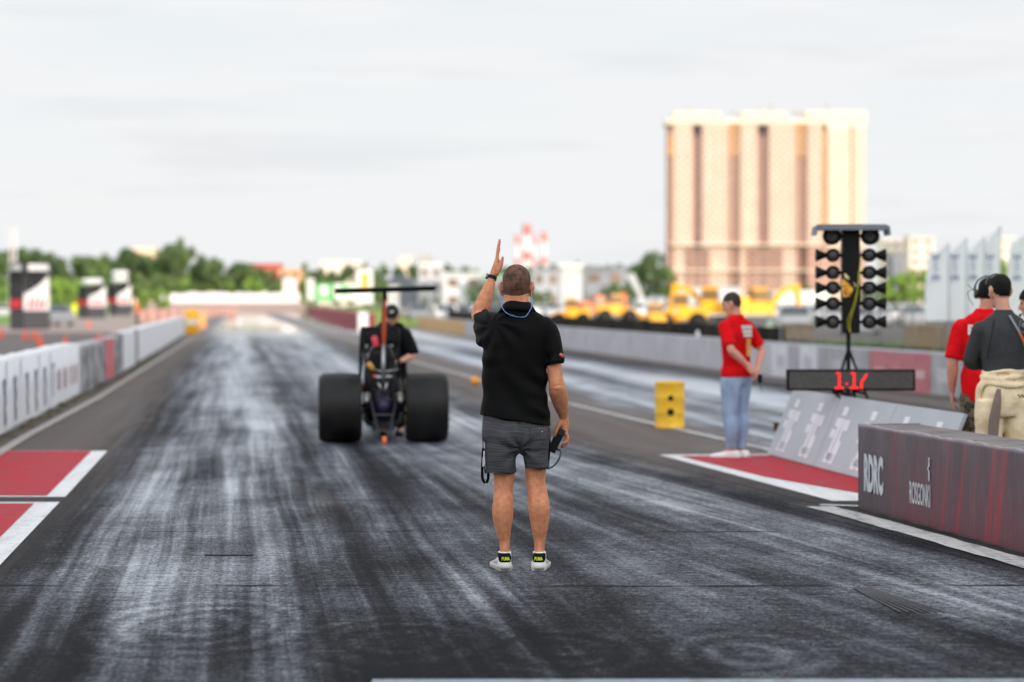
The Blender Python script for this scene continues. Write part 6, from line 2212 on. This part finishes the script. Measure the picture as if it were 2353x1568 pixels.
for fl in range(25):
    z = BZ(300) - fl * 3.15 - 1.2
    if z < 3: break
    for px in [1560, 1577] + [1597, 1607] + [1622, 1638, 1654, 1668] + [1680, 1693] + [1709, 1728] + [1747, 1759] + [1776, 1792, 1808, 1821] + [1834, 1847] + [1862, 1879] + [1908, 1925, 1942] + [1964, 1976]:
        py = HY - (z - CH) * pb
        d = 2.55
        for a, b_, m_ in bands:
            if a <= px <= b_: d = 2.5 if m_ is M_CREAMW else 4.5
        for a, b_ in ((1591, 1612), (1740, 1765)):
            if a <= px <= b_: d = .8
        if 1674 <= px <= 1699 or 1828 <= px <= 1853: d = 1.0 if py < 362 else 0
        if py > 571 and (1577 <= px <= 1629 or 1714 <= px <= 1797): d = 3.2
        if py > 571 and 1853 <= px: d = 5.2
        wins.append((BX(px), -d - .05, z, 1.0 if d in (.8, 0, 1.0, 3.2) else .0))
wins.sort(key=lambda w_: -w_[3])
wme = {}
for key, m_ in ((1.0, M_WIN), (0.0, M_WINF)):
    mb = MB(); mb.box((0, 0, 0), (1.9, .12, 1.7)); wme[key] = mb.mesh('window', [m_])
for w_ in wins[:99]:
    o = bpy.data.objects.new('window', wme[w_[3]]); col.objects.link(o); o.parent = hr; o.location = w_[:3]
mb = MB()
for w_ in wins[99:]:
    mb.box(w_[:3], (1.9, .12, 1.7) if w_[3] else (1.7, .12, 1.1), mi=0 if w_[3] else 1)
tag(mb.build('windows', [M_WIN, M_WINF], hr), kind='stuff')


def block(name, px0, px1, py0, Y, m, label, cat='building', win=True, py1=None, depth=12, roof=None, arch=False):
    x0, x1 = gx(px0, Y), gx(px1, Y)
    z1 = CH - (py0 - HY) / F * Y
    root = empty(name, ((x0 + x1) / 2, Y, 0), label=label, cat=cat)
    W = x1 - x0
    mb = MB()
    if arch:
        n_ = 14
        poly = [(-W / 2, 0)] + [(-W / 2 * math.cos(math.pi * i / n_), z1 * (.45 + .55 * math.sin(math.pi * i / n_))) for i in range(n_ + 1)] + [(W / 2, 0)]
        mb.extrude(poly, depth, Matrix.Translation((0, depth / 2, 0)))
    else:
        mb.box((0, depth / 2, z1 / 2), (W, depth, z1))
    mb.build('wall', m, root)
    if roof:
        mb = MB(); mb.box((0, depth / 2, z1 + .3), (W + .8, depth + .8, .6)); mb.build('roof', roof, root)
    if win:
        nx_ = max(2, min(9, int(W / 3.2))); nz_ = max(1, min(9, int(z1 / 3.2)))
        for i in range(nx_):
            for j in range(nz_):
                mb = MB(); mb.box((-W / 2 + W * (i + .5) / nx_, -.06, z1 * (j + .55) / nz_), (W / nx_ * .5, .1, z1 / nz_ * .45)); mb.build('window', M_WINF, root)
    return root


M_GW = mat('grey_white_cladding', (.58, .58, .60), .7, var=.1, scale=.2)
M_GD = mat('dark_grey_cladding', (.20, .21, .24), .7, var=.2, scale=.2)
M_PC = mat('pale_cream_render', (.85, .76, .66), .8, var=.08, scale=.2)
block('apartment_block', 2028, 2088, 552, 900, M_PC, 'cream apartment block with grey lower wing right of the light tree', roof=M_GW)
block('apartment_block', 2090, 2146, 546, 880, mat('pink_cream_render', (.86, .70, .62), .8), 'pinkish cream apartment block just left of the white flags', roof=M_GW)
block('apartment_block', 2050, 2078, 585, 860, M_GD, 'dark grey low block in front of the cream apartments', win=False)
block('apartment_block', 2300, 2335, 545, 860, M_PC, 'cream apartment block between the fourth and fifth flag')
block('warehouse', 880, 960, 632, 560, M_GD, 'dark arched hangar roof behind the rear wing', win=False, arch=True, depth=20)
block('warehouse', 962, 1016, 612, 540, M_GW, 'tall pale warehouse right of the arched hangar', roof=M_WHT)
block('warehouse', 1018, 1110, 632, 520, mat('light_cladding', (.66, .66, .67), .7), 'long low pale warehouse left of the raised arm', roof=M_GW)
block('warehouse', 1112, 1160, 640, 510, mat('blue_grey_cladding', (.30, .33, .38), .7), 'blue-grey warehouse behind the raised arm', roof=mat('green_roof', (.25, .5, .28), .7))
block('warehouse', 1222, 1288, 622, 500, mat('mid_grey_cladding', (.42, .43, .46), .7), 'grey warehouse right of the raised-arm man\'s head', roof=M_GD)
block('warehouse', 1290, 1338, 614, 470, M_GW, 'bright pale tower-like warehouse behind the yellow loaders', win=False, roof=M_WHT)
block('warehouse', 1340, 1440, 618, 500, mat('dark_mixed_cladding', (.26, .27, .31), .7, var=.5, scale=.15), 'dark grey industrial building left of the high-rise', roof=M_GD)
block('warehouse', 1560, 1700, 660, 420, M_GW, 'low white shed at the foot of the tall apartment block', win=False, depth=8)
block('warehouse', 1780, 1905, 668, 380, M_WHT, 'long low white shed right of the excavators', win=False, depth=8)
rmp = empty('conveyor', (gx(1462, 460), 460, 0), label='pale sloping chute right of the dark industrial building', cat='structure')
mb = MB(); mb.extrude([(-1.9, 6.8), (-.5, 7.2), (1.6, 2.0), (1.6, 0), (.8, 0), (.2, 3.2)], 3, Matrix.Identity(4)); mb.build('chute', M_GW, rmp)
mb = MB(); mb.tube((-1.2, 0, 0), (-1.2, 0, 6.6), .15); mb.build('support', M_GD, rmp)
block('house', 582, 640, 612, 600, mat('red_orange_render', (.62, .16, .09), .8), 'red and orange house at the end of the tree line', roof=mat('red_roof', (.55, .06, .05), .7), depth=10)
block('house', 640, 690, 618, 595, mat('orange_render', (.80, .42, .22), .8), 'light orange house right of the red one', depth=10)
block('apartment_block', 735, 832, 600, 1300, mat('pale_peach', (.85, .72, .62), .8), 'pale peach block on the horizon above the green boards', win=False)
block('apartment_block', 765, 792, 628, 900, M_PC, 'small cream block in front of the pale peach one', win=False)
block('apartment_block', 918, 945, 590, 1300, mat('pale_peach2', (.85, .66, .52), .8), 'narrow peach block on the horizon above the hangar', win=False)
block('apartment_block', 960, 990, 586, 1350, M_PC, 'narrow cream block right of the narrow peach block', win=False)
block('apartment_block', 300, 355, 570, 900, mat('peach_far', (.85, .62, .45), .8), 'orange-cream roofline showing above the left trees', win=False)
block('apartment_block', 890, 915, 655, 480, mat('grey_hut', (.5, .5, .5), .8), 'small grey hut under the arched hangar', win=False, depth=6)


def chimney(px, pytop, w_, label, Y=1900):
    root = empty('chimney', (gx(px, Y), Y, 0), label=label, cat='chimney', group='red and white chimneys on the horizon')
    H_ = CH - (pytop - HY) / F * Y
    r = w_ / 2 / F * Y
    zs = [(0, .22, 0), (.22, .30, 1), (.30, .55, 0), (.55, .66, 1), (.66, .86, 0), (.86, 1.0, 1)]
    for f0, f1, rd_ in zs:
        mb = MB(); mb.tube((0, 0, H_ * f0), (0, 0, H_ * f1), r * (1.15 - .25 * f0), r * (1.15 - .25 * f1), 20)
        mb.build('red_band' if rd_ else 'white_band', mat('chimney_red', (.62, .20, .18), .8) if rd_ else mat('chimney_white', (.70, .69, .70), .8), root)


chimney(1211, 516, 22, 'widest and tallest red and white striped chimney')
chimney(1188, 540, 11, 'thin striped chimney left of the tallest one')
chimney(1228, 541, 9, 'thin striped chimney touching the tallest one on its right')
chimney(1250, 534, 14, 'rightmost red and white striped chimney')


# ------------------------------------------------------------------ trees
def leafmat(name, c1, c2):
    m, t, b = newmat(name)
    tc = t.n('ShaderNodeTexCoord').outputs['Object']
    oi = t.n('ShaderNodeObjectInfo').outputs['Random']
    nz = t.step(t.noise(tc, .8, 3, .6), .35, .65)
    cc = t.mix(nz, c1, c2)
    cc = t.mix(t.m('MULTIPLY', oi, .35), cc, tuple(x * .55 for x in c1))
    t.nt.links.new(cc, b.inputs['Base Color'])
    b.inputs['Roughness'].default_value = .7
    b.inputs['Specular IOR Level'].default_value = .2
    return m


LM = [leafmat('dark_leaves', (.055, .095, .038), (.115, .165, .062)), leafmat('mid_leaves', (.085, .14, .045), (.16, .225, .072)), leafmat('light_leaves', (.16, .28, .05), (.27, .40, .075))]  # leaf colours lightened to stand in for distance haze
M_BARK = mat('bark', (.10, .075, .055), .9, var=.3)


def crown_mesh(seed, shape, n=2600, m=None):
    rnd = random.Random(seed)
    cl = []
    for _ in range(16):
        a = rnd.uniform(0, 6.28); r = rnd.random() ** .6 * .38; z = rnd.uniform(.28, .92)
        if shape == 'cone': r *= (1.05 - z)
        if shape == 'round': r *= math.sqrt(max(.08, 1 - ((z - .6) / .42) ** 2))
        cl.append((V((r * math.cos(a), r * math.sin(a), z)), rnd.uniform(.10, .19)))
    mb = MB()
    for _ in range(n):
        c, r = rnd.choice(cl)
        d = V((rnd.gauss(0, 1), rnd.gauss(0, 1), rnd.gauss(0, 1))).normalized() * r * rnd.random() ** .35
        p = c + V((d.x, d.y, d.z * .8))
        s_ = rnd.uniform(.012, .030)
        u_ = V((rnd.gauss(0, 1), rnd.gauss(0, 1), rnd.gauss(0, 1))).normalized()
        v_ = u_.orthogonal().normalized()
        w_ = u_.cross(v_)
        mb.add([p - v_ * s_, p - w_ * s_ * .6, p + v_ * s_, p + w_ * s_ * .6], [(0, 1, 2, 3)])
    # inner mass
    for c, r in cl:
        mb.ball(c, r * .62, 8)
    return mb.mesh('crown', [m])


def trunk_mesh(seed):
    rnd = random.Random(seed)
    mb = MB()
    mb.limb([V((0, 0, 0)), V((.01, 0, .2)), V((-.01, .01, .45)), V((0, 0, .7))], [.028, .022, .016, .006], n=8, sub=2)
    for _ in range(5):
        a = rnd.uniform(0, 6.28); z = rnd.uniform(.25, .5)
        mb.limb([V((0, 0, z)), V((.1 * math.cos(a), .1 * math.sin(a), z + .1)), V((.24 * math.cos(a), .24 * math.sin(a), z + .22))], [.010, .007, .003], n=6, sub=2)
    return mb.mesh('trunk', [M_BARK])


crowns = {(i, j): crown_mesh(10 + i * 3 + j, ('round', 'wide', 'cone')[j], 2400, LM[i]) for i in range(3) for j in range(3)}
trunks = [trunk_mesh(i) for i in range(3)]


def plant_tree(px, pytop, Y, wpx, i, j, label, group, name='tree', rnd=random.Random(77)):
    root = empty(name, (gx(px, Y), Y, 0), rnd.uniform(0, 6.28), label, 'tree' if name == 'tree' else 'bush', group)
    H_ = (CH - (pytop - HY) / F * Y) / .98
    Wd = wpx / F * Y / .9
    root.scale = (Wd, Wd, H_)
    for nm, me in (('crown', crowns[(i, j)]), ('trunk', trunks[rnd.randrange(3)])):
        o = bpy.data.objects.new(nm, me); col.objects.link(o); o.parent = root


rd = random.Random(31)
GL = 'trees of the wood along the left horizon'
prof = [(-20, 578), (60, 572), (110, 590), (200, 586), (235, 600), (270, 568), (330, 572), (365, 590), (415, 556), (440, 580), (490, 592), (530, 604), (570, 612), (620, 632), (655, 650), (700, 660)]


def top_at(px):
    for (a, ya), (b_, yb_) in zip(prof, prof[1:]):
        if a <= px <= b_:
            return ya + (yb_ - ya) * (px - a) / (b_ - a)
    return 600


px = -15
while px < 640:
    plant_tree(px, top_at(px) + rd.uniform(-2, 8), rd.uniform(560, 600), rd.uniform(75, 120), rd.choice([0, 0, 1]), rd.choice([0, 1, 1, 1, 2]), 'dark green tree in the back row of the wood on the left horizon', GL + ', back row')
    px += rd.uniform(20, 32)
plant_tree(415, 552, 550, 66, 1, 0, 'tallest round tree standing out of the wood on the left', None)
px = -10
while px < 700:
    plant_tree(px, max(top_at(px) + 40, 625) + rd.uniform(0, 18), rd.uniform(500, 535), rd.uniform(70, 110), rd.choice([1, 1, 2]), rd.randrange(2), 'mid green tree in the front row of the wood on the left horizon', GL + ', front row')
    px += rd.uniform(22, 36)
for px, yt in ((128, 640), (150, 645), (172, 650), (5, 660), (330, 668), (370, 665)):
    plant_tree(px, yt, 310, 50, 2, 0, 'sunlit light green bush in front of the wood on the left', 'sunlit bushes before the left wood', 'bush')
px = 690
while px < 1160:
    plant_tree(px, 608 + rd.uniform(-4, 16), rd.uniform(640, 700), rd.uniform(45, 75), rd.choice([0, 1]), rd.randrange(2), 'distant tree on the horizon between the left wood and the raised arm', 'distant trees in the middle of the horizon')
    px += rd.uniform(22, 38)
for px, yt in ((572, 640), (600, 650), (628, 656), (655, 652), (684, 648), (705, 640)):
    plant_tree(px, yt, 520, 46, rd.choice([1, 2]), rd.randrange(2), 'low green tree in front of the red and orange houses', 'low trees before the red and orange houses')
for px, yt in ((770, 650), (800, 640), (850, 640), (872, 636)):
    plant_tree(px, yt, 420, 45, 1, 0, 'tree behind the green and white boards', 'trees behind the boards in the middle')
px = 1225
while px < 1535:
    plant_tree(px, 604 + rd.uniform(-3, 10), rd.uniform(640, 690), rd.uniform(40, 70), rd.choice([0, 1]), rd.randrange(2), 'distant tree on the horizon between the raised-arm man and the tall block', 'distant trees left of the tall block')
    px += rd.uniform(20, 34)
plant_tree(1478, 584, 520, 56, 0, 0, 'dark green tree left of the tall apartment block, nearer the chute', None)
plant_tree(1507, 580, 530, 60, 0, 1, 'big dark green tree touching the left edge of the tall block', None)
for px, yt in ((1090, 655), (1125, 652), (1395, 655), (1425, 650), (1440, 660), (1225, 665), (1250, 668)):
    plant_tree(px, yt, 400, 44, 1, 0, 'green bush before the warehouses', 'bushes before the warehouses', 'bush')
for px, yt in ((2045, 632), (2070, 628), (2095, 622), (2120, 622), (2142, 625), (2170, 630)):
    plant_tree(px, yt, 330, 60, 2, rd.randrange(2), 'bright green tree between the light tree and the white flags', 'bright green trees left of the flags')
for px, yt in ((2305, 600), (2322, 608), (2345, 600)):
    plant_tree(px, yt, 330, 48, 2, 0, 'bright green tree right of the fourth flag', 'bright green trees right of the flags')
for px, yt in ((1850, 655), (1985, 655), (2010, 650)):
    plant_tree(px, yt, 400, 50, 1, 0, 'green tree low on the horizon behind the light tree', 'trees behind the light tree')

# ------------------------------------------------------------------ small litter on the track
rd = random.Random(41)
mb = MB()
for _ in range(500):
    px, py = rd.uniform(-40, 2400), rd.uniform(1180, 1568)
    x, y = ground(px, py)
    s_ = rd.uniform(.0016, .0042) * (1.8 if rd.random() < .05 else 1)
    mb.ball((x, y, s_ * .6), (s_, s_ * rd.uniform(.7, 1.6), s_ * .7), 6)
tag(mb.build('rubber_crumbs', mat('crumb', (.008, .008, .009), .7)), kind='stuff', label='black rubber crumbs scattered over the track')

# ------------------------------------------------------------------ light
SUN_EL, SUN_AZ = 10.0, 28.0      # degrees above the horizon; to the right of straight behind the camera
wd = bpy.data.worlds.new('World')
sc.world = wd
wd.use_nodes = True
nt = wd.node_tree
nt.nodes.clear()
t = NT(nt)
sky = t.n('ShaderNodeTexSky', sky_type='NISHITA', sun_disc=False, sun_elevation=R(SUN_EL), sun_rotation=R(180 - SUN_AZ), air_density=1.0, dust_density=2.0)
tc = t.n('ShaderNodeTexCoord').outputs['Generated']
s3 = t.n('ShaderNodeSeparateXYZ', {0: tc})
el = s3.outputs[2]
mp = t.n('ShaderNodeMapping', {'Vector': tc, 'Scale': (1.6, 1.6, 11.0)}).outputs[0]
c1 = t.noise(mp, 3.2, 5, .55)
c2 = t.noise(t.n('ShaderNodeMapping', {'Vector': tc, 'Scale': (1, 1, 7), 'Location': (4, 2, 1)}).outputs[0], 9, 4, .6)
cl_ = t.step(t.m('ADD', t.m('MULTIPLY', c1, .7), t.m('MULTIPLY', c2, .3)), .40, .64)
horiz = t.step(el, .0, .16)
base = t.mix(horiz, (9.2, 9.35, 9.5), (8.4, 8.8, 9.2))
cloud = t.mix(cl_, base, (9.2, 9.2, 9.35))
shade = t.step(t.noise(t.n('ShaderNodeMapping', {'Vector': tc, 'Scale': (1.3, 1.3, 14), 'Location': (7, 5, 3)}).outputs[0], 4.0, 4, .6), .52, .72)
cloud = t.mix(t.m('MULTIPLY', shade, .5), cloud, (7.6, 7.8, 8.2))
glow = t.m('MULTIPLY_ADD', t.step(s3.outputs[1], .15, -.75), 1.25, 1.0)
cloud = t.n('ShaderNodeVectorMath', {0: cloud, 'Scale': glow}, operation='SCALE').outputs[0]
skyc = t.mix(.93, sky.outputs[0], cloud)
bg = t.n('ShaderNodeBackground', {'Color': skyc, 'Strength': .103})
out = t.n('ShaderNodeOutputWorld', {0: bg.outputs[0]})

sl = bpy.data.lights.new('Sun', 'SUN')
sl.energy = 3.5
sl.angle = R(.5)
sl.color = (1.0, .87, .74)
so = bpy.data.objects.new('Sun', sl)
col.objects.link(so)
az = R(SUN_AZ); e_ = R(SUN_EL)
to_sun = V((math.sin(az) * math.cos(e_), -math.cos(az) * math.cos(e_), math.sin(e_)))
so.rotation_euler = to_sun.to_track_quat('Z', 'Y').to_euler()

# ------------------------------------------------------------------ camera
cd = bpy.data.cameras.new('Camera')
cam = bpy.data.objects.new('Camera', cd)
col.objects.link(cam)
cam.location = (0, 0, CH)
cam.rotation_euler = (R(90), 0, 0)
cd.sensor_width = 36
cd.lens = 36 * F / 2353
cd.shift_y = -(784 - HY) / 2353
cd.clip_end = 9000
cd.clip_start = .1
cd.dof.use_dof = True
cd.dof.focus_distance = g[1] if False else ground(1197, 1310)[1]
cd.dof.aperture_fstop = 1.6
sc.camera = cam
sc.view_settings.view_transform = 'Standard'
sc.view_settings.look = 'None'
sc.view_settings.exposure = 0
sc.cycles.max_bounces = 6
sc.cycles.diffuse_bounces = 3
sc.cycles.glossy_bounces = 3
